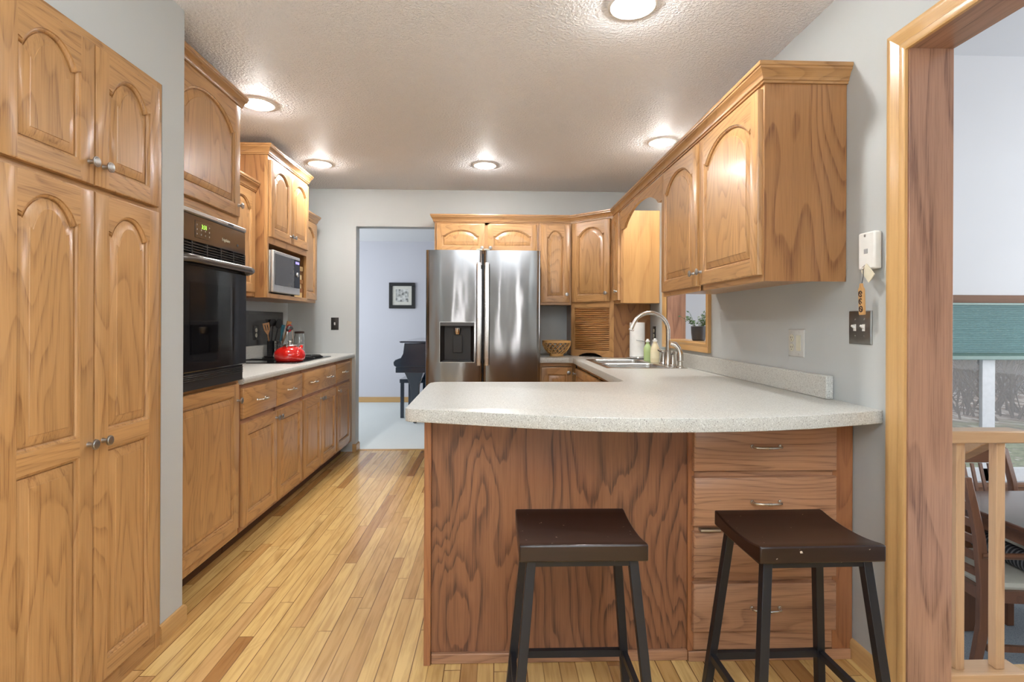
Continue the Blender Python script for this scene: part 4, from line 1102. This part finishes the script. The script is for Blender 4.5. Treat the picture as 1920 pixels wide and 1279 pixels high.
# wicker bowl
bxx, byy = .535, 4.64
t = thing('basket_bowl', 'honey coloured open lattice wooden bowl on the counter right of the refrigerator', 'bowl', (bxx, byy, .9145))
WB = oak('lattice_wood', srgb(232, 182, 112), srgb(196, 144, 80), 'X', rings=4, amp=.4)
ob('foot', lathe(new(), [(.0001, 0), (.058, 0), (.062, .004), (.062, .022), (.066, .026), (.0001, .028)], (bxx, byy, .9145), 30), WB, t)
prof = lambda u: (.068 + (.120 - .068) * math.sin(u * PI / 2) ** .9, .026 + u * .095)
ob('rim', lathe(new(), [(.114, .120), (.124, .118), (.126, .126), (.124, .136), (.116, .137), (.112, .130), (.114, .120)], (bxx, byy, .9145), 36), WB, t)
bm = new()
for sgn in (-1, 1):
    for k in range(16):
        pts = []
        for i in range(9):
            u = i / 8; r_, z_ = prof(u); a = 2 * PI * k / 16 + sgn * u * .85
            r_ += .002 * sgn
            pts.append((bxx + r_ * math.cos(a), byy + r_ * math.sin(a), .9145 + z_))
        tube(bm, pts, .0042, 6)
ob('lattice', bm, WB, t)

# ------------------------------------------------------------------ plant on the pass-through sill
ppx, ppy = 1.365, 3.54
t = thing('potted_plant', 'small leafy plant in a dark grey pot on the pass-through sill', 'plant', (ppx, ppy, 1.087))
ob('pot', lathe(new(), [(.0001, 0), (.036, 0), (.042, .006), (.047, .05), (.049, .095), (.046, .098), (.043, .092), (.043, .085), (.0001, .085)], (ppx, ppy, 1.0875), 30), plain('pot_grey', (.06, .06, .065), .5), t)
ob('soil', lathe(new(), [(.0001, .0855), (.0425, .0855), (.0001, .0885)], (ppx, ppy, 1.0875), 20), plain('soil', (.03, .02, .012), .9), t)
bm = new(); bs = new()
for k in range(26):
    a = R.uniform(0, 2 * PI); L_ = R.uniform(.05, .13); lean = R.uniform(.25, 1.05)
    p0 = Vector((ppx + .02 * math.cos(a), ppy + .02 * math.sin(a), 1.175)); dirv = Vector((math.cos(a) * math.sin(lean), math.sin(a) * math.sin(lean), math.cos(lean)))
    p1 = p0 + dirv * L_; tube(bs, [p0, p0.lerp(p1, .5) + Vector((0, 0, .008)), p1], [.0016, .0014, .001], 5)
    for q in range(4):
        c = p0.lerp(p1, .4 + .2 * q); ll = R.uniform(.016, .028); aa = R.uniform(0, 6.28)
        d = Vector((math.cos(aa), math.sin(aa), R.uniform(-.3, .6))).normalized(); s = d.orthogonal().normalized() * ll * .34
        v = [bm.verts.new(x) for x in (c, c + d * ll * .4 + s, c + d * ll, c + d * ll * .4 - s)]; bm.faces.new(v)
ob('leaves', bm, plain('leaf_green', srgb(62, 96, 44), .5, nscale=60, nvar=.4), t); ob('stems', bs, plain('stem_green', srgb(84, 104, 56), .6), t)

# ------------------------------------------------------------------ things on the near right wall
t = thing('wall_sensor', 'white rectangular wall box with small screen, beside the cased opening', 'wall box', (RX, 1.782, 1.454))
M = MX('W', RX - .0005, 1.782, 1.452)
bx('housing', (-.040, .040, -.028, 0, -.064, .064), WHITEP, t, .006, M=M)
bx('switch_slot', (-.010, .008, -.0288, -.0279, -.010, .006), plain('slot_grey', (.35, .35, .35), .5), t, M=M)
for pz in (.052, -.052): ob('screw', lathe(new(), [(.0001, 0), (.005, 0), (.004, .0015), (.0001, .0018)], (0, 0, 0), 14, M=Matrix.Rotation(PI / 2, 4, 'X')), PEWTER, t, M @ Matrix.Translation((-.006, -.028, pz)))
hook = M @ Matrix.Translation((-.006, -.031, -.056))
t = thing('key_tag', 'cream paper key tag hanging from the white wall box', 'key tag', hook.translation)
bm = new(); prism(bm, [(-.016, 0), (.016, 0), (.019, -.006), (.019, -.056), (-.019, -.056), (-.019, -.006)], lambda u, v, s: (u, s, v), -.001, .001)
ob('card', bm, plain('tag_cream', srgb(222, 214, 190), .6), t, hook @ Matrix.Rotation(-.75, 4, 'Y'))
bm = new(); tube(bm, [(.005 * math.cos(a), -.003, .005 * math.sin(a) - .003) for a in [2 * PI * k / 16 for k in range(17)]], .0009, 6)
ob('split_ring', bm, CHROME, t, hook)
t = thing('key_fob', 'carved wooden key fob on a cord under the white wall box', 'key fob', hook.translation - Vector((0, 0, .04)))
bm = new(); tube(bm, [(0, -.003, -.006), (.003, -.004, -.03), (-.004, -.004, -.056)], .0011, 6)
ob('cord', bm, BLACKP, t, hook)
Mf = hook @ Matrix.Translation((-.004, -.006, -.055)) @ Matrix.Rotation(-.05, 4, 'Y')
bm = new(); prism(bm, [(-.004, 0), (.004, 0), (.006, -.012), (.0115, -.018), (.0125, -.024), (.0125, -.104), (.010, -.108), (-.010, -.108), (-.0125, -.104), (-.0125, -.024), (-.0115, -.018), (-.006, -.012)], lambda u, v, s: (u, s, v), -.004, .004)
ob('wood_block', bm, oak('fob_wood', srgb(214, 168, 110), srgb(170, 116, 64), 'Z', rings=3, amp=.4), t, Mf, bevel=.001)
bm = new()
for q, zc in enumerate((-.036, -.062, -.088)):
    n0, n1 = ((0, 14), (2, 12), (0, 16))[q]
    tube(bm, [(.0075 * math.cos(2 * PI * k / 16), -.0043, zc + .0095 * math.sin(2 * PI * k / 16)) for k in range(n0, n1 + 1)], .0022, 6)
    tube(bm, [(-.004, -.0043, zc + .004), (.002, -.0043, zc - .002), (.005, -.0043, zc - .007)], .0018, 6)
ob('carving', bm, plain('burnt_brown', (.035, .015, .008), .7), t, Mf)

# ------------------------------------------------------------------ bar stools
def make_stool(label):
    t = thing('bar_stool', label, 'bar stool', (0, 0, 0), 'saddle seat bar stools at the breakfast bar')
    W_, D_, zt = .344, .282, .600
    bm = new(); nx, ny = 10, 16
    zf = lambda v: zt + .016 * abs(2 * v - 1) ** 2.2 - (.003 if (v < .02 or v > .98) else 0)
    top = [[bm.verts.new((-W_ / 2 + W_ * i / nx, -D_ / 2 + D_ * j / ny, zf(j / ny))) for j in range(ny + 1)] for i in range(nx + 1)]
    botz = lambda v: zt - .036 + .004 * abs(2 * v - 1) ** 2
    bot = [[bm.verts.new((-W_ / 2 + W_ * i / nx, -D_ / 2 + D_ * j / ny, botz(j / ny))) for j in range(ny + 1)] for i in range(nx + 1)]
    for g, fl in ((top, 0), (bot, 1)):
        for i in range(nx):
            for j in range(ny):
                q = (g[i][j], g[i + 1][j], g[i + 1][j + 1], g[i][j + 1]); bm.faces.new(q[::-1] if fl else q)
    for i in range(nx):
        bm.faces.new((top[i][0], bot[i][0], bot[i + 1][0], top[i + 1][0])); bm.faces.new((top[i][ny], top[i + 1][ny], bot[i + 1][ny], bot[i][ny]))
    for j in range(ny):
        bm.faces.new((top[0][j], top[0][j + 1], bot[0][j + 1], bot[0][j])); bm.faces.new((top[nx][j], bot[nx][j], bot[nx][j + 1], top[nx][j + 1]))
    ob('seat', bm, SEAT, t, bevel=.004, ang=30)
    legs = {}
    for sx in (-1, 1):
        for sy in (-1, 1):
            a = Vector((sx * .138, sy * .105, .564)); b = Vector((sx * .190, sy * .165, 0))
            bm = new(); loops = []
            for p in (b, a):
                loops.append([(p.x + i * .0125, p.y + j * .0125, p.z) for i, j in ((-1, -1), (1, -1), (1, 1), (-1, 1))])
            loft(bm, loops); ob('leg', bm, STOOLB, t, bevel=.0015); legs[sx, sy] = (a, b)
    P_ = lambda k, z: legs[k][1].lerp(legs[k][0], z / .564)
    for k1, k2, z in (((-1, 1), (1, 1), .15), ((-1, -1), (-1, 1), .15), ((1, -1), (1, 1), .15), ((-1, -1), (1, -1), .15)):
        bm = new(); bar(bm, P_(k1, z), P_(k2, z), .016, .022); ob('stretcher', bm, STOOLB, t)
    bm = new()
    for k1, k2 in (((-1, 1), (1, 1)), ((-1, -1), (1, -1)), ((-1, -1), (-1, 1)), ((1, -1), (1, 1))): bar(bm, P_(k1, .555), P_(k2, .555), .020, .018)
    ob('seat_frame', bm, STOOLB, t)
    return t
s1 = make_stool('dark espresso saddle bar stool in front of the plain veneer panel, left of the two')
def place(root, M):
    """move a thing and record the new world matrices"""
    D = M @ world(root).inverted()
    def rec(o):
        for c in o.children:
            WM[c.name] = D @ WM[c.name]; rec(c)
    rec(root); root.matrix_basis = M; WM[root.name] = M
s2 = dup(s1, Matrix.Translation((.868, 1.524, 0)) @ Matrix.Rotation(.02, 4, 'Z')); s2['label'] = 'dark espresso saddle bar stool in front of the drawers, right of the two'
place(s1, Matrix.Translation((.238, 1.545, 0)))

# ------------------------------------------------------------------ railing beyond the cased opening
t = thing('stair_railing', 'light oak railing with square balusters beyond the cased opening', 'railing', (1.65, 1.85, 0))
bx('top_rail', (1.434, 1.800, 1.745, 1.818, .800, .842), RAILX, t, .005)
bx('bottom_plate', (1.434, 1.800, 1.735, 1.822, .001, .026), RAILX, t, .004)
bx('base_shoe', (1.434, 1.800, 1.717, 1.734, .001, .040), RAILX, t, .003)
for x in (1.429 + .006, 1.570, 1.711): bx('baluster', (x, x + .0305, 1.765, 1.796, .0265, .7995), RAILZ, t, .002)
bm = new(); bar(bm, (1.770, 1.820, .815), (1.770, 2.5, .36), .06, .042); ob('descending_rail', bm, RAILX, t, bevel=.004)
bm = new(); bar(bm, (1.770, 1.835, -.01), (1.770, 2.5, -.44), .06, .035); ob('descending_plate', bm, RAILX, t)

# ------------------------------------------------------------------ dining set (lower level)
FZD = -.55
TT = oak('dining_table_top', srgb(104, 70, 54), srgb(70, 44, 34), 'X', rings=5, amp=.5, rough=.16)
t = thing('dining_table', 'dark polished wooden dining table on the lower level', 'table', (3.4, 2.55, FZD))
bx('tabletop', (2.60, 4.5, 1.98, 3.12, FZD + .725, FZD + .752), TT, t, .006)
bx('apron', (2.68, 4.42, 2.06, 3.04, FZD + .63, FZD + .724), DINX, t, .003)
for x in (2.72, 4.38):
    for y in (2.10, 3.00): bx('leg', (x - .04, x + .04, y - .04, y + .04, FZD, FZD + .63), DIN, t, .005)
bm = new(); tube(bm, [(2.672, 2.50 + .035 * math.cos(a), FZD + .675 + .012 * math.sin(a)) for a in [PI * k / 10 for k in range(11, 21)]], .004, 8)
for s in (-1, 1): lathe(bm, [(.0001, 0), (.016, 0), (.012, .005), (.0001, .007)], (2.679, 2.50 + s * .035, FZD + .677), 14, M=Matrix.Rotation(-PI / 2, 4, 'Y'))
ob('bail_pull', bm, BLACKP, t, label='black bail pull')
CUSH = plain('seat_cushion_cream', srgb(206, 204, 190), .85)
def chair(label, M, ladder=True, arms=False, H=1.0):
    """chair facing local +y, back at y=-.22; origin on the floor"""
    t = thing('dining_chair', label, 'chair', (0, 0, 0), 'dining chairs on the lower level'); 
    hw = .235
    for sx in (-1, 1):
        bm = new(); pts = [(sx * hw, -.25, 0), (sx * hw, -.205, .25), (sx * hw, -.20, .45), (sx * hw, -.225, .70), (sx * hw, -.285, H)]
        loft(bm, [[(x + i * .016, y + j * r_, z) for i, j in ((-1, -1), (1, -1), (1, 1), (-1, 1))] for (x, y, z), r_ in zip(pts, (.020, .024, .026, .022, .016))])
        ob('rear_leg', bm, DIN, t, ang=20, bevel=.003)
        bm = new(); bar(bm, (sx * hw, .22, 0), (sx * hw, .22, .42), .042, .042); ob('leg', bm, DIN, t, bevel=.003)
        bm = new(); bar(bm, (sx * hw, -.19, .14), (sx * hw, .20, .14), .016, .03); ob('stretcher', bm, DIN, t)
        if arms:
            bm = new(); tube(bm, [(sx * (hw + .01), -.22, .60), (sx * (hw + .025), 0, .61), (sx * (hw + .02), .22, .60)], [.02, .024, .028], 8, flat=.6); bar(bm, (sx * hw, .20, .42), (sx * (hw + .01), .17, .60), .03, .03); ob('arm', bm, DIN, t)
    bm = box(new(), -hw + .016, hw - .016, -.215, -.19, .37, .43); box(bm, -hw + .016, hw - .016, .21, .232, .37, .43); box(bm, -hw - .012, -hw + .012, -.19, .20, .37, .43); box(bm, hw - .012, hw + .012, -.19, .20, .37, .43)
    ob('seat_rail', bm, DINX, t)
    bm = new(); L = []
    for d, z in ((.0, .431), (-.004, .445), (.004, .462), (.03, .474), (.08, .478)): L.append([(x, y, z) for x, y in rrect(-hw - .0 + d + .005, hw - d - .005, -.185 + d, .225 - d, .03, 4)])
    loft(bm, L); ob('cushion', bm, CUSH, t)
    bm = new()
    yb = lambda z: -.20 - .085 * max(0, (z - .45) / (H - .45)) ** 1.4
    if ladder:
        for z0, hh in ((H - .075, .075), (H - .175, .042), (H - .26, .042), (H - .345, .042), (H - .43, .042), (H - .51, .04)):
            L = []
            for k in range(9):
                u = -1 + k / 4; y = yb(z0) - .022 * (1 - u * u); L.append([(u * (hw - .015), y - .008, z0), (u * (hw - .015), y + .008, z0), (u * (hw - .015), y + .008 - .004, z0 + hh), (u * (hw - .015), y - .012, z0 + hh)])
            b2 = new(); loft(b2, L); ob('slat', b2, DINX, t)
    else:
        L = []
        for k in range(9):
            u = -1 + k / 4; y = yb(H) - .022 * (1 - u * u); L.append([(u * (hw + .01), y - .01, H - .10), (u * (hw + .01), y + .01, H - .10), (u * (hw + .01), y + .006, H + .008), (u * (hw + .01), y - .012, H + .008)])
        b2 = new(); loft(b2, L); ob('top_rail', b2, DINX, t)
        b2 = new(); bar(b2, (-hw, yb(.53), .53), (hw, yb(.53), .53), .018, .04); ob('lower_rail', b2, DINX, t)
        for k in range(7):
            x = (-.75 + .25 * k) * hw; b2 = new(); L = []
            for q in range(7):
                z = .54 + (H - .10 - .54) * q / 6; y = yb(z) - .014 * math.sin(PI * q / 12)
                L.append([(x - .010, y - .006, z), (x + .010, y - .006, z), (x + .010, y + .006, z), (x - .010, y + .006, z)])
            loft(b2, L); ob('spindle', b2, DIN, t, ang=20)
    bm.free()
    place(t, M); return t
chair('brown ladder-back dining armchair right behind the railing', Matrix.Translation((2.665, 2.80, FZD)) @ Matrix.Rotation(-PI / 2 - .10, 4, 'Z'), True, True, .99)
chair('brown slat-back dining chair on the far side of the table, facing the kitchen', Matrix.Translation((3.24, 3.25, FZD)) @ Matrix.Rotation(PI, 4, 'Z'), False, False, .91)
t = ob('striped_bolster', tube(new(), [(2.74, 2.62, FZD + .532), (2.76, 2.96, FZD + .532)], [.052, .052], 20), None)
sm = NT('charcoal_pinstripe'); v = sm.coords(False); wv = sm.n('ShaderNodeTexWave', bands_direction='Y'); sm.l(v, wv.inputs[0]); wv.inputs['Scale'].default_value = 14
sm.l(sm.ramp(wv.outputs['Fac'], [(.5, (.02, .022, .026)), (.8, (.16, .16, .17))]), sm.b.inputs['Base Color']); sm.set(Roughness=.8)
t.data.materials.clear(); t.data.materials.append(sm.m)
tag(t, 'charcoal pinstriped bolster cushion lying on the seat of the ladder-back armchair', 'cushion')

DINX2 = oak('window_trim_brown', srgb(138, 96, 68), srgb(92, 60, 40), 'X', rings=6, amp=.6)
DINX2.node_tree.nodes['Principled BSDF'].inputs['Coat Weight'].default_value = 0
DINX2.node_tree.nodes['Principled BSDF'].inputs['Roughness'].default_value = .6
# window of the dining room
wt = thing('window_1', '', 'x', (5, 4.62, 0)); del wt['label']; del wt['category']; wt['kind'] = 'structure'
VW = plain('vinyl_white', srgb(240, 241, 243), .35)
bm = new(); WX0, WX1, WZ0, WZ1 = 3.50, 7.5, -.205, 1.39
box(bm, WX0, WX1, 4.655, 4.690, WZ0, -.085); box(bm, WX0, WX1, 4.655, 4.690, 1.31, WZ1); box(bm, WX0, WX0 + .07, 4.655, 4.690, WZ0, WZ1)
box(bm, 4.375, 4.495, 4.655, 4.690, WZ0, WZ1); box(bm, 5.5, 5.62, 4.655, 4.690, WZ0, WZ1)

ob('window_frame', bm, VW, wt, bevel=.004)
for a, b in ((WX0 + .07, 4.375), (4.495, 5.5), (5.62, 7.5)): bx('pane', (a, b, 4.675, 4.679, -.085, 1.31), GLASS, wt)
bm = box(new(), 3.44, 7.5, 4.598, 4.62, 1.395, 1.465); box(bm, 3.44, 7.5, 4.57, 4.63, -.235, -.207); box(bm, 3.44, 7.5, 4.60, 4.62, -.30, -.236)
struct('trim_5', bm, DINX2, bevel=.003)
t = thing('window_shade', 'green pleated cellular shade lowered over the top of the dining room window', 'window shade', (5, 4.58, 1.4))
bm = new(); prof = []; nz = 26
for i in range(nz * 2 + 1):
    z = 1.375 - (1.375 - .955) * i / (nz * 2); prof.append((4.560 + (.007 if i % 2 else 0), z))
prof += [(4.590, .955), (4.590, 1.375)]
prism(bm, prof, lambda u, v, s: (s, u, v), 3.46, 7.4)
SH = NT('shade_fabric_green'); v = SH.coords(False); SH.l(SH.mix(1.0, srgb(176, 206, 206), SH.ramp(SH.noise(SH.vmath('MULTIPLY', v, (1, 1, 30)), 3, 2), [(.3, (.86,) * 3), (.7, (1,) * 3)]), 'MULTIPLY'), SH.b.inputs['Base Color']); SH.set(Roughness=.8)
tr = SH.n('ShaderNodeBsdfTranslucent'); tr.inputs[0].default_value = (.42, .64, .64, 1); mx = SH.n('ShaderNodeMixShader'); mx.inputs[0].default_value = .45
outn = [n_ for n_ in SH.t.nodes if n_.type == 'OUTPUT_MATERIAL'][0]
SH.l(SH.b.outputs[0], mx.inputs[1]); SH.l(tr.outputs[0], mx.inputs[2]); SH.l(mx.outputs[0], outn.inputs[0])
ob('pleats', bm, SH.m, t, ang=5)
bx('head_rail', (3.46, 7.4, 4.555, 4.596, 1.376, 1.394), plain('shade_rail_green', srgb(150, 176, 168), .5), t)
bx('bottom_rail', (3.46, 7.4, 4.553, 4.596, .893, .930), plain('shade_rail_green', srgb(150, 176, 168), .5), t, .005)
bx('gap_fabric', (3.46, 7.4, 4.568, 4.582, .9305, .9545), plain('shade_gap_green', srgb(96, 128, 120), .7), t)  # darker green strip between pleats and bottom rail

# ------------------------------------------------------------------ outdoors
g = NT('lawn_with_leaf_litter'); v = g.coords(False)
sp = g.n('ShaderNodeSeparateXYZ'); g.l(v, sp.inputs[0])
gr = g.ramp(g.noise(v, 9, 4, .7), [(.35, srgb(104, 112, 70)), (.6, srgb(150, 154, 110))])
vo = g.n('ShaderNodeTexVoronoi'); vo.inputs['Scale'].default_value = 1; g.l(g.vmath('MULTIPLY', v, (6, 2.2, 1)), vo.inputs['Vector'])
lf = g.ramp(vo.outputs['Color'], [(.1, srgb(78, 58, 46)), (.5, srgb(156, 130, 112)), (.9, srgb(226, 214, 204))])
yy = g.math('ADD', sp.outputs[1], g.math('MULTIPLY', g.noise(v, .9, 3), 5.0))
lm = g.ramp(g.math('MULTIPLY', g.math('SUBTRACT', yy, 12.6), .35), [(0, (0, 0, 0)), (.6, (1, 1, 1))])
lm = g.math('MAXIMUM', lm, g.ramp(g.noise(v, 5, 3), [(.60, (0, 0, 0)), (.64, (1, 1, 1))]))
g.l(g.mix(lm, gr, lf), g.b.inputs['Base Color']); g.set(Roughness=.95)
bm = new(); nx, ny = 30, 24
V = [[bm.verts.new((-2 + 34 * i / nx, 4.8 + 30 * j / ny, -.95 + (0 if j < 9 else .02 * (j - 8) ** 1.5) + R.uniform(-.03, .03))) for j in range(ny + 1)] for i in range(nx + 1)]
for i in range(nx):
    for j in range(ny): bm.faces.new((V[i][j], V[i + 1][j], V[i + 1][j + 1], V[i][j + 1]))
struct('ground', bm, g.m)
def thicket(label, x, y, n, h, spread, col, seed):
    rr = random.Random(seed); bm = new()
    for k in range(n):
        b = Vector((x + rr.uniform(-spread, spread), y + rr.uniform(-1.2, 1.2), -.95)); d = Vector((rr.uniform(-.5, .5), rr.uniform(-.3, .3), 1)).normalized()
        pts = [b]; p = b.copy()
        for q in range(5):
            d = (d + Vector((rr.uniform(-.35, .35), rr.uniform(-.3, .3), rr.uniform(-.25, .15)))).normalized(); p = p + d * h / 5 * rr.uniform(.7, 1.2); pts.append(p.copy())
        r0 = rr.uniform(.008, .03)
        tube(bm, pts, [r0 * (1 - i * .15) for i in range(6)], 4, cap=False)
        for q in range(5):
            s = pts[rr.randint(1, 4)]; e = s + Vector((rr.uniform(-1, 1), rr.uniform(-.5, .5), rr.uniform(-.1, .9))) * h * .3; m = s.lerp(e, .5) + Vector((0, 0, .06))
            tube(bm, [s, m, e], [r0 * .5, r0 * .35, .003], 3, cap=False)
    tag(ob('bare_thicket', bm, plain('twig_' + str(seed), col, .9), ang=60), label, 'shrub', 'bare shrubs at the wood edge')
thicket('bare brown thicket at the wood edge seen left of the white window post', 12.0, 12.8, 80, 2.6, 1.6, srgb(122, 104, 90), 1)
thicket('bare grey thicket at the wood edge seen right of the white window post', 16.0, 16.8, 130, 3.0, 1.9, srgb(150, 142, 136), 2)
thicket('dark dense brush standing deeper in the wood behind the bare thickets', 19.5, 22.0, 420, 5.0, 6.0, srgb(92, 84, 84), 3)
# wooded bank behind, closing the view
bm = new(); V = [[bm.verts.new((-4 + 40 * i / 20, 27 + 3 * j / 6 + R.uniform(-.5, .5), -1 + 7.0 * j / 6)) for j in range(7)] for i in range(21)]
for i in range(20):
    for j in range(6): bm.faces.new((V[i][j], V[i + 1][j], V[i + 1][j + 1], V[i][j + 1]))
wm = NT('wood_bank'); v = wm.coords(False)
wm.l(wm.ramp(wm.noise(wm.vmath('MULTIPLY', v, (1, 1, .25)), 3.5, 4, .7), [(.35, srgb(58, 54, 54)), (.55, srgb(104, 98, 100)), (.7, srgb(140, 136, 142))]), wm.b.inputs['Base Color']); wm.set(Roughness=1)
o = ob('wood_bank', bm, wm.m, ang=60); o['kind'] = 'structure'

# ------------------------------------------------------------------ piano room
t = thing('grand_piano', 'glossy black grand piano beyond the opening, partly hidden by the refrigerator', 'piano', (-.4, 6.9, 0))
# near cheek and case: profile in (x,z), keyboard side to the left
case = [(-1.165, .765), (-1.185, .74), (-1.18, .70), (-1.15, .68), (-.2, .68), (-.2, .96), (-1.06, .96), (-1.065, .92), (-1.075, .84), (-1.10, .79)]
bm = prism(new(), case, lambda u, v, s: (u, s, v), 6.25, 6.31); ob('cheek', bm, PIANO, t, bevel=.008, ang=25)
bm = prism(new(), case, lambda u, v, s: (u, s, v), 7.62, 7.68); ob('cheek', bm, PIANO, t, bevel=.008, ang=25)
bm = box(new(), -1.04, .5, 6.311, 7.619, .69, .955); ob('case', bm, PIANO, t)
bx('key_bed', (-1.16, -.2, 6.26, 7.67, .615, .679), PIANO, t, .004)
bm = box(new(), -1.16, -1.055, 6.312, 7.618, .681, .715); ob('keys', bm, plain('ivory_keys', srgb(236, 234, 226), .3), t)
bx('fallboard', (-1.052, -1.041, 6.312, 7.618, .716, .88), PIANO, t)
bm = prism(new(), [(-1.10, .966), (.5, .966), (.5, .985), (-1.09, .985), (-1.115, .980)], lambda u, v, s: (u, s, v), 6.23, 7.70); ob('lid', bm, PIANO, t, bevel=.003)
def pleg(x, y):
    bm = new(); loft(bm, [[(x + i * w_, y + j * w_, z) for i, j in ((-1, -1), (1, -1), (1, 1), (-1, 1))] for z, w_ in ((.055, .030), (.10, .036), (.45, .050), (.52, .075), (.614, .11))])
    lathe(bm, [(.0001, 0), (.022, .0), (.026, .02), (.022, .045), (.012, .056)], (x, y, 0), 14)
    ob('leg', bm, PIANO, t, bevel=.004)
pleg(-.955, 6.42); pleg(-.955, 7.50); pleg(.3, 7.0)
t = thing('piano_bench', 'small black piano bench half behind the piano leg', 'bench', (-1.05, 7.0, 0))
bx('bench_top', (-1.20, -.86, 6.75, 7.45, .44, .49), PIANO, t, .006)
for x in (-1.17, -.89):
    for y in (6.79, 7.41): bx('leg', (x - .022, x + .022, y - .022, y + .022, -.004, .44), PIANO, t, .003)
t = thing('framed_picture', 'small square black framed picture on the far wall of the piano room', 'picture', (-1.41, 8.12, 1.41))
x0, x1, z0, z1 = -1.605, -1.215, 1.415, 1.805
bm = new(); 
for a in ((x0, x1, z0, z0 + .05), (x0, x1, z1 - .05, z1), (x0, x0 + .05, z0 + .05, z1 - .05), (x1 - .05, x1, z0 + .05, z1 - .05)): box(bm, a[0], a[1], 8.100, 8.128, a[2], a[3])
ob('frame', bm, plain('frame_black', (.02, .02, .02), .35), t, bevel=.004)
bx('mat_board', (x0 + .05, x1 - .05, 8.116, 8.127, z0 + .05, z1 - .05), plain('mat_white', srgb(226, 224, 214), .8), t)
pm = NT('grey_floral_print'); v = pm.coords(False); vo = pm.n('ShaderNodeTexVoronoi', feature='SMOOTH_F1'); vo.inputs['Scale'].default_value = 22; pm.l(v, vo.inputs['Vector'])
nn = pm.math('ADD', vo.outputs[0], pm.math('MULTIPLY', pm.noise(v, 40, 4, .7), .6)); pm.l(pm.ramp(nn, [(.35, (.06, .06, .055)), (.65, (.42, .42, .40)), (.9, (.75, .75, .72))]), pm.b.inputs['Base Color'])
bx('print', (x0 + .10, x1 - .10, 8.114, 8.1155, z0 + .10, z1 - .10), pm.m, t)
